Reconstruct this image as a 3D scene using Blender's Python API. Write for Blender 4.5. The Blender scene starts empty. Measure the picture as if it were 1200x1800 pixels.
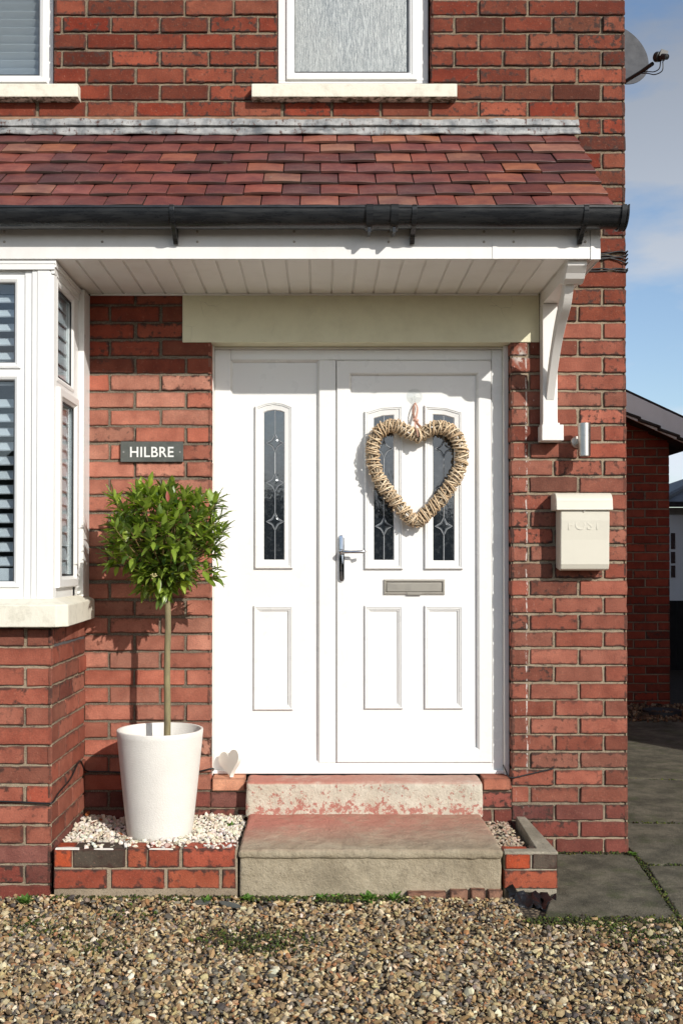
import bpy, bmesh, math, random
import numpy as np
from mathutils import Vector, Matrix
random.seed(7); RNG = np.random.default_rng(11)
PI = math.pi
C = bpy.context.scene.collection
SC = bpy.context.scene

# ------------------------------------------------------------ camera
F = 1776.0; CX = 565.0; PITCH = math.radians(0.75); CY = 990 - F*math.tan(PITCH)
CAM = Vector((0, -4.8, 1.38))
cd = bpy.data.cameras.new('camera'); cam = bpy.data.objects.new('camera', cd); C.objects.link(cam)
cam.location = CAM; cam.rotation_euler = (PI/2 + PITCH, 0, 0)
cd.sensor_fit = 'AUTO'; cd.sensor_width = 36; cd.lens = F/1800*36
cd.shift_x = (600-CX)/1800; cd.shift_y = (CY-900)/1800
cd.clip_end = 2000; cd.clip_start = 0.05
SC.camera = cam
def at(px, py, Y):
    """the real point at depth Y that the photograph's pixel shows"""
    a = (px-CX)/F; b = (CY-py)/F
    d = Vector((a, math.cos(PITCH) - b*math.sin(PITCH), math.sin(PITCH) + b*math.cos(PITCH)))
    t = (Y - CAM.y)/d.y
    return CAM + d*t
def PX(px, py, Y): return at(px, py, Y).x
def PZ(py, Y, px=600): return at(px, py, Y).z

# ------------------------------------------------------------ light
SUN = Vector((0.68, -1.0, 0.65)).normalized()
el = math.asin(SUN.z); az = math.atan2(SUN.x, SUN.y)
w = bpy.data.worlds.new("World"); SC.world = w; w.use_nodes = True
wn = w.node_tree; wn.nodes.clear()
def wN(t): return wn.nodes.new(t)
sky = wN('ShaderNodeTexSky'); sky.sky_type = 'NISHITA'; sky.sun_disc = False
sky.sun_elevation = el; sky.sun_rotation = az; sky.air_density = 1.0; sky.dust_density = 1.2; sky.ozone_density = 1.5
tcw = wN('ShaderNodeTexCoord'); mp = wN('ShaderNodeMapping'); mp.inputs['Scale'].default_value = (1.3, 1.3, 3.6)
nz = wN('ShaderNodeTexNoise'); nz.inputs['Scale'].default_value = 2.3; nz.inputs['Detail'].default_value = 8; nz.inputs['Roughness'].default_value = 0.55
rp = wN('ShaderNodeValToRGB'); rp.color_ramp.elements[0].position = 0.44; rp.color_ramp.elements[1].position = 0.57
mx = wN('ShaderNodeMix'); mx.data_type = 'RGBA'; zz_ = wN('ShaderNodeSeparateXYZ'); cr_ = wN('ShaderNodeValToRGB'); wn.links.new(tcw.outputs['Generated'], zz_.inputs[0]); wn.links.new(zz_.outputs[2], cr_.inputs[0]); wn.links.new(cr_.outputs[0], mx.inputs['B'])
cr_.color_ramp.elements[0].position = 0.02; cr_.color_ramp.elements[0].color = (5.6, 6.0, 6.6, 1); cr_.color_ramp.elements[1].position = 0.48; cr_.color_ramp.elements[1].color = (1.75, 1.95, 2.3, 1)
bg = wN('ShaderNodeBackground'); bg.inputs['Strength'].default_value = 0.15
ow = wN('ShaderNodeOutputWorld'); L = wn.links.new
mf = wN('ShaderNodeMath'); mf.operation = 'MULTIPLY'; mf.inputs[1].default_value = 0.88
L(tcw.outputs['Generated'], mp.inputs['Vector']); L(mp.outputs[0], nz.inputs['Vector']); L(nz.outputs['Fac'], rp.inputs[0])
L(rp.outputs[0], mf.inputs[0]); L(mf.outputs[0], mx.inputs['Factor']); L(sky.outputs[0], mx.inputs['A']); L(mx.outputs['Result'], bg.inputs[0]); L(bg.outputs[0], ow.inputs[0])
sd = bpy.data.lights.new('sun', 'SUN'); sd.energy = 3.9; sd.angle = math.radians(0.5); sd.color = (1.0, 0.955, 0.88)
so = bpy.data.objects.new('sun', sd); C.objects.link(so); so.location = (6, -9, 6)
so.rotation_euler = (-SUN).to_track_quat('-Z', 'Y').to_euler()
SC.view_settings.view_transform = 'Standard'; SC.view_settings.look = 'None'
SC.view_settings.exposure = 0.10; SC.view_settings.gamma = 1.0
SC.cycles.max_bounces = 8; SC.cycles.transparent_max_bounces = 16
try: SC.cycles.use_denoising = True
except Exception: pass

# ------------------------------------------------------------ materials
class Mat:
    def __init__(s, name):
        s.m = bpy.data.materials.new(name); s.m.use_nodes = True
        s.nt = s.m.node_tree; s.nt.nodes.clear()
        s.out = s.n('ShaderNodeOutputMaterial'); s.b = s.n('ShaderNodeBsdfPrincipled')
        s.l(s.b.outputs[0], s.out.inputs[0])
    def n(s, t): return s.nt.nodes.new(t)
    def l(s, a, b): s.nt.links.new(a, b)
    def put(s, sock, v):
        if hasattr(v, 'is_output'): s.l(v, sock)
        elif isinstance(v, tuple) and len(v) == 3 and sock.type == 'RGBA': sock.default_value = (*v, 1)
        else: sock.default_value = v
    def coord(s, scale=(1, 1, 1), kind='Object'):
        t = s.n('ShaderNodeTexCoord'); m = s.n('ShaderNodeMapping'); m.inputs['Scale'].default_value = scale
        s.l(t.outputs[kind], m.inputs['Vector']); return m.outputs[0]
    def noise(s, scale, detail=4, rough=0.5, vec=None, dist=0, col=False):
        t = s.n('ShaderNodeTexNoise'); t.inputs['Scale'].default_value = scale; t.inputs['Detail'].default_value = detail
        t.inputs['Roughness'].default_value = rough; t.inputs['Distortion'].default_value = dist
        s.l(vec if vec is not None else s.coord(), t.inputs['Vector'])
        return t.outputs['Color' if col else 'Fac']
    def vor(s, scale, vec=None, feature='F1', out='Distance'):
        t = s.n('ShaderNodeTexVoronoi'); t.inputs['Scale'].default_value = scale; t.feature = feature
        s.l(vec if vec is not None else s.coord(), t.inputs['Vector']); return t.outputs[out]
    def ramp(s, v, a, b, lo=0.0, hi=1.0):
        t = s.n('ShaderNodeMapRange'); t.inputs['From Min'].default_value = a; t.inputs['From Max'].default_value = b
        t.inputs['To Min'].default_value = lo; t.inputs['To Max'].default_value = hi; s.put(t.inputs['Value'], v); return t.outputs[0]
    def math(s, op, a, b=0.0):
        t = s.n('ShaderNodeMath'); t.operation = op; s.put(t.inputs[0], a); s.put(t.inputs[1], b); return t.outputs[0]
    def mix(s, f, a, b, mode='MIX'):
        t = s.n('ShaderNodeMix'); t.data_type = 'RGBA'; t.blend_type = mode; t.clamp_factor = True
        s.put(t.inputs['Factor'], f); s.put(t.inputs['A'], a); s.put(t.inputs['B'], b); return t.outputs['Result']
    def attr(s, name, out='Color'):
        t = s.n('ShaderNodeAttribute'); t.attribute_name = name; return t.outputs[out]
    def sep(s, v):
        t = s.n('ShaderNodeSeparateXYZ'); s.l(v, t.inputs[0]); return t.outputs
    def bump(s, h, strength=0.3, dist=0.002):
        t = s.n('ShaderNodeBump'); t.inputs['Strength'].default_value = strength; t.inputs['Distance'].default_value = dist
        s.l(h, t.inputs['Height']); s.l(t.outputs[0], s.b.inputs['Normal']); return t
    def set(s, col=None, rough=None, metal=None, spec=None, **k):
        if col is not None: s.put(s.b.inputs['Base Color'], col)
        if rough is not None: s.put(s.b.inputs['Roughness'], rough)
        if metal is not None: s.put(s.b.inputs['Metallic'], metal)
        if spec is not None: s.put(s.b.inputs['Specular IOR Level'], spec)
        for a, v in k.items(): s.put(s.b.inputs[a.replace('_', ' ')], v)
        return s

def brick_material(name):
    m = Mat(name)
    base = m.attr('Col'); soot = m.attr('Col', 'Alpha')
    bl = m.sep(m.attr('bl', 'Vector')); bh = m.sep(m.attr('bh', 'Vector'))
    du = m.math('SUBTRACT', bh[0], m.math('ABSOLUTE', bl[0])); dv = m.math('SUBTRACT', bh[1], m.math('ABSOLUTE', bl[1]))
    d = m.math('MINIMUM', du, dv)
    n1 = m.noise(34, 5, 0.6); n2 = m.noise(160, 3, 0.6); n3 = m.noise(12, 3, 0.5); n4 = m.noise(420, 2, 0.7)
    ed = m.math('ADD', d, m.ramp(n1, 0.35, 0.7, 0.009, -0.018))       # distance to the arris, made ragged
    edge = m.ramp(ed, 0.008, -0.003)
    edge = m.math('MULTIPLY', edge, soot)
    c = m.mix(m.ramp(n3, 0.35, 0.68), base, m.mix(1.0, base, (0.72, 0.66, 0.66), 'MULTIPLY'))
    c = m.mix(m.ramp(n2, 0.42, 0.72), c, m.mix(1.0, c, (1.28, 1.22, 1.18), 'MULTIPLY'))
    blot = m.math('MULTIPLY', m.ramp(m.math('ADD', n1, m.math('MULTIPLY', soot, 0.05)), 0.61, 0.72), m.math('MULTIPLY', soot, 0.7))
    c = m.mix(blot, c, (0.055, 0.030, 0.024))
    rim = m.math('MULTIPLY', m.ramp(d, 0.007, 0.001), 0.35)
    c = m.mix(rim, c, (0.10, 0.045, 0.032))
    c = m.mix(m.math('MULTIPLY', edge, 0.85), c, (0.060, 0.032, 0.026))
    pit = m.ramp(n4, 0.66, 0.72)
    fl_ = m.ramp(m.noise(75, 5, 0.7), 0.58, 0.70)
    c = m.mix(m.math('MULTIPLY', fl_, 0.30), c, (0.46, 0.24, 0.16))
    c = m.mix(m.math('MULTIPLY', pit, 0.55), c, (0.05, 0.025, 0.02))
    # pale scuffs and mortar smears, of a few bricks
    sc = m.math('MULTIPLY', m.ramp(m.noise(55, 4, 0.75, m.coord((1, 1, 1.6))), 0.67, 0.73), m.ramp(m.noise(3.1, 2), 0.5, 0.62))
    c = m.mix(m.math('MULTIPLY', sc, 0.6), c, (0.62, 0.52, 0.44))
    # old white paint runs beside the door
    xyz = m.sep(m.coord()); x = xyz[0]; z = xyz[2]
    wob = m.ramp(m.noise(9, 2, 0.5, m.coord((0.1, 0.1, 1))), 0.3, 0.7, -0.004, 0.004)
    line = m.ramp(m.math('ABSOLUTE', m.math('SUBTRACT', m.math('ADD', x, wob), 0.972)), 0.0045, 0.002)
    line = m.math('MULTIPLY', line, m.ramp(m.noise(26, 4, 0.7, m.coord((1, 1, 0.6))), 0.47, 0.54))
    line = m.math('MULTIPLY', line, m.ramp(z, 0.36, 0.40)); line = m.math('MULTIPLY', line, m.ramp(z, 2.44, 2.40))
    blob = m.ramp(m.math('ADD', m.math('ABSOLUTE', m.math('SUBTRACT', x, 0.945)), m.math('MULTIPLY', m.math('ABSOLUTE', m.math('SUBTRACT', z, 2.36)), 0.8)), 0.05, 0.02)
    blob = m.math('MULTIPLY', blob, m.ramp(m.noise(30, 4, 0.6), 0.43, 0.5))
    xm = m.math('MULTIPLY', m.ramp(x, 0.90, 0.905), m.ramp(x, 1.03, 1.02))
    bits = m.math('MULTIPLY', m.math('MULTIPLY', xm, m.ramp(m.noise(40, 5, 0.7, m.coord((1.4, 1, 0.3))), 0.62, 0.66)), m.math('MULTIPLY', m.ramp(z, 1.6, 2.3, 0.25, 1.0), m.ramp(z, 2.44, 2.42)))
    pm = m.math('MAXIMUM', m.math('MAXIMUM', line, blob), bits)
    c = m.mix(m.math('MULTIPLY', pm, 0.62), c, (0.78, 0.74, 0.68))
    m.set(c, m.ramp(n2, 0.3, 0.7, 0.75, 0.95), spec=0.25)
    h = m.math('ADD', m.math('MULTIPLY', n1, 0.6), m.math('ADD', m.math('MULTIPLY', n2, 0.5), m.math('MULTIPLY', n4, 0.25)))
    h = m.math('SUBTRACT', h, m.math('MULTIPLY', pit, 0.5))
    m.bump(h, 0.8, 0.005)
    return m.m

def mortar_material(name):
    m = Mat(name)
    n1 = m.noise(60, 5, 0.7); n2 = m.noise(5, 3, 0.6); n3 = m.noise(300, 3, 0.7)
    c = m.mix(m.ramp(n2, 0.35, 0.65), m.attr('Col'), m.mix(1.0, m.attr('Col'), (0.70, 0.66, 0.62), 'MULTIPLY'))
    c = m.mix(m.ramp(n1, 0.55, 0.68), c, (0.06, 0.048, 0.038)); c = m.mix(m.ramp(m.noise(1.7, 5, 0.7), 0.5, 0.62, 0, 0.6), c, (0.07, 0.055, 0.042))
    c = m.mix(m.ramp(n3, 0.4, 0.7, 0, 0.35), c, (0.60, 0.52, 0.42))
    m.set(c, 0.95, spec=0.1); m.bump(m.math('ADD', n1, m.math('MULTIPLY', n3, 0.6)), 0.8, 0.004)
    return m.m

def upvc(name, col=(0.80, 0.80, 0.785), rough=0.32, dirt=0.12):
    m = Mat(name)
    d = m.math('MULTIPLY', m.ramp(m.noise(6, 5, 0.65, m.coord((1, 1, 0.5))), 0.5, 0.78), dirt)
    c = m.mix(d, col, (0.45, 0.41, 0.34))
    sp = m.math('MULTIPLY', m.ramp(m.noise(150, 2, 0.5), 0.74, 0.78), dirt*2.5)
    c = m.mix(sp, c, (0.30, 0.26, 0.2))
    m.set(c, m.ramp(m.noise(14, 3), 0.3, 0.7, rough-0.05, rough+0.12))
    m.bump(m.noise(4, 2, 0.4), 0.10, 0.01)
    return m.m

def simple(name, col, rough=0.5, metal=0.0, var=0.25, scale=20, bump=0.2, bscale=80, bdist=0.002, **k):
    m = Mat(name)
    n = m.noise(scale, 5, 0.6)
    c = m.mix(m.ramp(n, 0.3, 0.72), col, tuple(v*(1-var) for v in col))
    m.set(c, m.ramp(n, 0.3, 0.7, max(0.02, rough-0.06), min(1, rough+0.08)), metal, **k)
    if bump: m.bump(m.noise(bscale, 4, 0.6), bump, bdist)
    return m.m

def thin_glass(name, tint=(0.90, 0.94, 0.96), clear=0.95):
    m = Mat(name); m.nt.nodes.remove(m.b)
    tr = m.n('ShaderNodeBsdfTransparent'); tr.inputs[0].default_value = (*[t*clear for t in tint], 1)
    gl = m.n('ShaderNodeBsdfGlossy'); gl.inputs['Roughness'].default_value = 0.01; gl.inputs[0].default_value = (1, 1, 1, 1)
    lw = m.n('ShaderNodeLayerWeight'); lw.inputs[0].default_value = 0.5
    fr = m.ramp(m.math('POWER', lw.outputs['Facing'], 5.5), 0, 1, 0.07, 0.8)
    ms = m.n('ShaderNodeMixShader'); m.l(fr, ms.inputs[0]); m.l(tr.outputs[0], ms.inputs[1]); m.l(gl.outputs[0], ms.inputs[2])
    m.l(ms.outputs[0], m.out.inputs[0]); return m.m

M = {}
M['brick'] = brick_material('red clay brick'); M['mortar'] = mortar_material('sand mortar')
M['upvc'] = upvc('white upvc'); M['door'] = upvc('white door plastic', (0.83, 0.83, 0.815), 0.28, 0.03)
M['fascia'] = upvc('fascia plastic', (0.80, 0.79, 0.77), 0.35, 0.22)
M['soffit'] = upvc('soffit plastic', (0.86, 0.84, 0.80), 0.4, 0.16)
M['paintwood'] = upvc('white painted timber', (0.80, 0.78, 0.74), 0.5, 0.18)
M['glass'] = thin_glass('window glass')
M['black'] = simple('black plastic', (0.022, 0.024, 0.026), 0.34, var=0.3, bump=0.08, scale=30)
def m_gutter():
    m = Mat('black gutter plastic')
    st = m.noise(18, 5, 0.65, m.coord((0.4, 3, 3)))
    c = m.mix(m.ramp(st, 0.45, 0.75), (0.012, 0.014, 0.017), (0.036, 0.038, 0.040))
    m.set(c, m.ramp(st, 0.3, 0.7, 0.22, 0.36)); m.bump(m.noise(40, 3), 0.06, 0.002); return m.m
M['gutter'] = m_gutter()
M['rubber'] = simple('black cable rubber', (0.016, 0.016, 0.017), 0.45, bump=0)
M['chrome'] = simple('polished chrome', (0.62, 0.64, 0.68), 0.08, 1.0, var=0.1, bump=0)
M['brushed'] = simple('brushed steel', (0.62, 0.60, 0.56), 0.33, 1.0, var=0.15, bump=0.1, bscale=200)
M['plate'] = simple('satin nickel', (0.50, 0.47, 0.41), 0.38, 0.75, var=0.12, bump=0.05)
def m_cream():
    m = Mat('cream masonry paint')
    n = m.noise(9, 6, 0.65); cr = m.vor(7, m.mix(0.12, m.coord(), m.noise(6, 3, col=True)), 'DISTANCE_TO_EDGE')
    c = m.mix(m.ramp(n, 0.45, 0.75, 0, 0.5), (0.76, 0.73, 0.53), (0.60, 0.57, 0.40))
    crk = m.math('MULTIPLY', m.ramp(cr, 0.006, 0.0), m.ramp(m.noise(2.5, 2), 0.56, 0.62))
    c = m.mix(m.math('MULTIPLY', crk, 0.6), c, (0.25, 0.24, 0.17))
    c = m.mix(m.ramp(m.noise(90, 3, 0.7), 0.72, 0.78, 0, 0.4), c, (0.3, 0.27, 0.18))
    m.set(c, 0.7, spec=0.3); m.bump(m.noise(50, 5, 0.7), 0.25, 0.003); return m.m
M['cream'] = m_cream(); M['fillet'] = simple('tan mortar', (0.36, 0.22, 0.14), 0.95, var=0.4, bump=0.8, bscale=50, bdist=0.005)
def m_sill():
    m = Mat('cream painted stone sill')
    n = m.noise(16, 6, 0.7); c = m.mix(m.ramp(n, 0.5, 0.72, 0, 0.6), (0.76, 0.73, 0.62), (0.50, 0.47, 0.38))
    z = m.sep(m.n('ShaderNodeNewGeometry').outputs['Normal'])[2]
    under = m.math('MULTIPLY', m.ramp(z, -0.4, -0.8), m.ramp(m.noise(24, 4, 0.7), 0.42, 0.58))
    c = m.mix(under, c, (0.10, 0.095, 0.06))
    m.set(c, 0.75, spec=0.2); m.bump(m.noise(45, 5, 0.7), 0.45, 0.005); return m.m
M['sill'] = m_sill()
def m_tile():
    m = Mat('weathered clay roof tile')
    n1 = m.noise(26, 4, 0.6); n2 = m.noise(300, 3, 0.75); n3 = m.noise(8, 3, 0.6)
    c = m.attr('Col')
    c = m.mix(m.ramp(n3, 0.4, 0.62, 0, 0.85), c, m.mix(1.0, c, (0.55, 0.46, 0.55), 'MULTIPLY'))
    c = m.mix(m.ramp(n2, 0.45, 0.75, 0, 0.6), c, m.mix(1.0, c, (1.6, 1.45, 1.3), 'MULTIPLY'))
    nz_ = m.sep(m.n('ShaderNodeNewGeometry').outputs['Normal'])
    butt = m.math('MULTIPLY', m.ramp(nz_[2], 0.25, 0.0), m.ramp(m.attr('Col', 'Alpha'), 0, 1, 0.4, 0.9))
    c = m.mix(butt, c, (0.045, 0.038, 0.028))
    lich = m.math('MULTIPLY', m.ramp(n1, 0.68, 0.74), 0.5); c = m.mix(lich, c, (0.30, 0.26, 0.2))
    m.set(c, m.ramp(n3, 0.3, 0.7, 0.34, 0.6), spec=0.6); m.bump(m.math('ADD', n2, n1), 0.35, 0.002); return m.m
M['tile'] = m_tile()
def m_lead():
    m = Mat('weathered lead')
    n = m.noise(14, 6, 0.7, m.coord((1, 1, 0.7))); s = m.noise(38, 5, 0.75, m.coord((1.2, 1, 0.45)))
    c = m.mix(m.ramp(n, 0.35, 0.6), (0.13, 0.14, 0.15), (0.40, 0.40, 0.39))
    c = m.mix(m.ramp(s, 0.56, 0.62), c, (0.10, 0.055, 0.045))
    m.set(c, 0.6, 0.2); m.bump(m.noise(20, 5, 0.65), 0.5, 0.006); return m.m
M['lead'] = m_lead()
def m_concrete(name, a, b, red=0.0, moss=0.0):
    m = Mat(name)
    n1 = m.noise(7, 6, 0.65); n2 = m.noise(90, 4, 0.7); n3 = m.vor(240); n4 = m.noise(22, 5, 0.7)
    c = m.mix(m.ramp(n1, 0.38, 0.62), a, b)
    c = m.mix(m.ramp(m.noise(2.6, 7, 0.7), 0.50, 0.66, 0, 0.55), c, tuple(v*0.5 for v in b))
    c = m.mix(m.ramp(m.noise(38, 6, 0.75), 0.54, 0.66, 0, 0.55), c, tuple(v*0.5 for v in b))
    c = m.mix(m.ramp(n2, 0.5, 0.75, 0, 0.5), c, tuple(v*0.55 for v in a))
    c = m.mix(m.ramp(n3, 0.25, 0.10, 0, 0.35), c, tuple(min(1, v*1.5) for v in a))
    if red:
        xyz = m.sep(m.coord()); g = m.sep(m.n('ShaderNodeNewGeometry').outputs['Normal'])
        up = m.ramp(g[2], 0.3, 0.8)
        mask = m.ramp(m.math('ADD', n4, m.math('MULTIPLY', n1, 0.5)), 0.76, 0.84)
        band = m.math('MULTIPLY', m.ramp(xyz[1], -0.60, -0.22, 0.10, 1.0), m.ramp(xyz[0], -0.30, 0.60, 1.35, 0.7))          # paint kept where feet wear it least
        wash = m.math('MULTIPLY', m.math('MULTIPLY', m.ramp(m.math('ADD', m.math('MULTIPLY', n4, 0.6), m.math('MULTIPLY', n1, 0.6)), 0.42, 0.62, 0.45, 1.0), band), red)
        c = m.mix(m.math('MULTIPLY', wash, up), c, (0.47, 0.19, 0.145))
        low = m.ramp(m.math('ABSOLUTE', m.math('SUBTRACT', xyz[2], 0.235)), 0.05, 0.0, 0.0, 0.10)
        mask2 = m.ramp(m.math('ADD', m.noise(38, 7, 0.75), low), 0.575, 0.60)
        keep = m.math('MULTIPLY', m.ramp(xyz[1], -0.2, -0.15), m.ramp(g[2], 0.6, 0.2))
        c = m.mix(m.math('MULTIPLY', m.math('MULTIPLY', mask2, keep), red), c, (0.42, 0.13, 0.10))
    if moss:
        c = m.mix(m.math('MULTIPLY', m.ramp(m.noise(4, 5, 0.7), 0.52, 0.66), moss), c, (0.06, 0.075, 0.03))
    c = m.mix(m.ramp(m.noise(260, 2, 0.8), 0.62, 0.72, 0, 0.5), c, (0.55, 0.50, 0.40)); c = m.mix(m.ramp(m.noise(330, 2, 0.8), 0.62, 0.70, 0, 0.5), c, (0.05, 0.045, 0.035))
    m.set(c, 0.9, spec=0.2); m.bump(m.math('ADD', n2, m.math('MULTIPLY', n4, 1.2)), 0.8, 0.007); return m.m
M['step'] = m_concrete('worn step concrete with red paint', (0.64, 0.59, 0.49), (0.54, 0.48, 0.38), red=0.8)
M['lowstep'] = m_concrete('weathered step concrete with faded red paint', (0.42, 0.36, 0.26), (0.31, 0.26, 0.18), red=0.85)
M['paving'] = m_concrete('grey concrete paving', (0.17, 0.155, 0.115), (0.085, 0.080, 0.060), moss=0.6)
M['edging'] = m_concrete('concrete edging', (0.42, 0.38, 0.30), (0.28, 0.25, 0.19))
def m_attr(name, rough=0.8, bump=0.4, bscale=150, mul=1.0, **k):
    m = Mat(name); c = m.mix(m.ramp(m.noise(bscale*0.6, 4, 0.7), 0.35, 0.7, 0, 0.45), m.attr('Col'), m.mix(1.0, m.attr('Col'), (0.55, 0.52, 0.48), 'MULTIPLY'))
    m.set(c, rough, **k)
    if bump: m.bump(m.noise(bscale, 4, 0.7), bump, 0.002)
    return m.m
M['stone'] = m_attr('gravel stone', 0.75, 0.5, 160, spec=0.35)
M['pebble'] = m_attr('white pebble stone', 0.85, 0.4, 180, spec=0.2)
M['pot'] = simple('white textured pot', (0.80, 0.775, 0.72), 0.55, var=0.10, scale=9, bump=0.8, bscale=190, bdist=0.003)
M['soil'] = simple('dark soil', (0.05, 0.035, 0.022), 0.95, var=0.5, bump=1.0, bscale=60, bdist=0.01)
def m_bark():
    m = Mat('smooth olive bark'); n = m.noise(14, 5, 0.6, m.coord((3, 3, 0.8)))
    c = m.mix(m.ramp(n, 0.35, 0.7), (0.26, 0.22, 0.11), (0.15, 0.125, 0.07)); m.set(c, 0.7); m.bump(m.noise(60, 4, 0.6, m.coord((1, 1, 0.3))), 0.4, 0.003); return m.m
M['bark'] = m_bark()
def m_leaf(name='glossy leaf', rough=0.33):
    m = Mat(name); c = m.attr('Col')
    c = m.mix(m.ramp(m.noise(60, 3), 0.3, 0.7, 0, 0.35), c, m.mix(1.0, c, (0.6, 0.7, 0.5), 'MULTIPLY'))
    m.set(c, rough, spec=0.55)
    t = m.n('ShaderNodeBsdfTranslucent'); m.put(t.inputs[0], m.mix(1.0, c, (1.5, 1.6, 0.5), 'MULTIPLY'))
    ms = m.n('ShaderNodeMixShader'); ms.inputs[0].default_value = 0.32
    m.l(m.b.outputs[0], ms.inputs[1]); m.l(t.outputs[0], ms.inputs[2]); m.l(ms.outputs[0], m.out.inputs[0]); return m.m
M['leaf'] = m_leaf()
M['mossm'] = m_leaf('moss', 0.8)
M['wicker'] = m_attr('pale wicker', 0.65, 0.3, 220, spec=0.3)
M['slate'] = simple('grey riven slate', (0.105, 0.115, 0.105), 0.6, var=0.45, scale=14, bump=0.4, bscale=60, bdist=0.002)
M['letter'] = simple('white letter paint', (0.80, 0.80, 0.78), 0.5, var=0.05, bump=0)
M['postbox'] = simple('cream enamel', (0.70, 0.67, 0.57), 0.36, var=0.08, scale=5, bump=0.06, bscale=30)
M['ribbon'] = simple('pink satin ribbon', (0.62, 0.36, 0.28), 0.35, var=0.2, bump=0)
M['sucker'] = thin_glass('clear rubber', (0.93, 0.95, 0.95), 0.97)
M['dish'] = simple('grey dish mesh', (0.065, 0.070, 0.08), 0.75, 0.0, var=0.2, bump=0.2, bscale=300)
M['grommet'] = simple('grey plastic', (0.30, 0.30, 0.29), 0.5, bump=0)
M['dryleaf'] = simple('dry brown leaf', (0.36, 0.11, 0.035), 0.7, var=0.5, scale=60, bump=0.3)
M['gasket'] = simple('dark seal', (0.03, 0.032, 0.035), 0.6, bump=0)
M['sealant'] = simple('dirty sealant', (0.50, 0.46, 0.40), 0.7, var=0.4, scale=15, bump=0.3)
M['whitewood'] = simple('chalky white wood', (0.84, 0.81, 0.73), 0.7, var=0.12, scale=9, bump=0.2)
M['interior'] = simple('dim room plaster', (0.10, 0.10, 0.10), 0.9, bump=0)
M['blind'] = simple('white blind slat', (0.78, 0.79, 0.80), 0.5, var=0.06, bump=0)
def m_doorglass():
    m = Mat('dark obscure door glass')
    n = m.noise(55, 4, 0.65); m.set(m.mix(m.ramp(n, 0.5, 0.75, 0, 1), (0.014, 0.018, 0.023), (0.055, 0.062, 0.068)), 0.06, spec=0.9); m.b.inputs['IOR'].default_value = 1.85
    m.bump(m.noise(28, 3, 0.6, m.coord((1, 1, 0.5))), 0.16, 0.004); return m.m
M['doorglass'] = m_doorglass()
def m_obscure():
    m = Mat('rain pattern obscure glass')
    n = m.noise(1.0, 4, 0.8, m.coord((230, 230, 20))); n2 = m.noise(3.0, 3, 0.5, m.coord((1, 1, 0.6)))
    c = m.mix(m.ramp(n, 0.44, 0.66), (0.10, 0.13, 0.15), (0.40, 0.44, 0.45))
    c = m.mix(m.ramp(n2, 0.40, 0.62, 0, 0.4), c, (0.30, 0.31, 0.29))
    m.set(c, 0.30, spec=0.5); m.bump(n, 0.9, 0.002); return m.m
M['obscure'] = m_obscure()
M['lead came'] = simple('lead came', (0.42, 0.44, 0.46), 0.4, 0.6, bump=0)
M['bevelglass'] = simple('bevelled glass edge', (0.16, 0.18, 0.20), 0.12, 0.2, bump=0.1)
M['farwood'] = simple('fence wood with painted shade', (0.012, 0.010, 0.009), 0.8, bump=0.2)  # near black: the deep shade beyond the path is put into the colour
M['farslate'] = simple('far slate roof', (0.11, 0.115, 0.125), 0.6, var=0.4, scale=8, bump=0.5, bscale=12, bdist=0.02)
M['farbrick'] = simple('far render', (0.35, 0.30, 0.26), 0.9)
M['darktile'] = simple('mossy brown roof tile', (0.045, 0.032, 0.026), 0.9, var=0.5, scale=16, bump=0.8, bscale=30, bdist=0.01)
M['hedge'] = simple('dark hedge leaves', (0.030, 0.042, 0.018), 0.8, var=0.6, scale=5, bump=1.0, bscale=14, bdist=0.05)
M['membrane'] = simple('black plastic membrane', (0.010, 0.010, 0.012), 0.3, bump=0.6, bscale=30, bdist=0.01)
def m_nb():
    m = Mat('neighbour brickwork'); t = m.n('ShaderNodeTexBrick'); v = m.n('ShaderNodeCombineXYZ'); x = m.sep(m.coord())
    m.l(m.math('ADD', x[0], x[1]), v.inputs[0]); m.l(x[2], v.inputs[1]); m.l(v.outputs[0], t.inputs['Vector'])
    t.inputs['Scale'].default_value = 1; t.inputs['Brick Width'].default_value = 0.235; t.inputs['Row Height'].default_value = 0.081; t.inputs['Mortar Size'].default_value = 0.006
    t.inputs['Color1'].default_value = (0.24, 0.07, 0.04, 1); t.inputs['Color2'].default_value = (0.17, 0.05, 0.03, 1); t.inputs['Mortar'].default_value = (0.28, 0.22, 0.15, 1)
    m.set(t.outputs['Color'], 0.9); return m.m
M['neighbour'] = m_nb()
def m_ground():
    m = Mat('gravel bed ground')
    col = m.vor(58, None, 'F1', 'Color'); d = m.vor(58); n = m.noise(3, 4)
    g = m.sep(col)[0]
    c = m.mix(g, (0.10, 0.075, 0.05), (0.34, 0.26, 0.17)); c = m.mix(m.ramp(d, 0.35, 0.6), c, (0.035, 0.025, 0.018))
    c = m.mix(m.ramp(n, 0.5, 0.7, 0, 0.3), c, (0.05, 0.05, 0.03))
    m.set(c, 0.95); m.bump(m.math('SUBTRACT', 1.0, d), 0.8, 0.01); return m.m
M['ground'] = m_ground()

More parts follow.
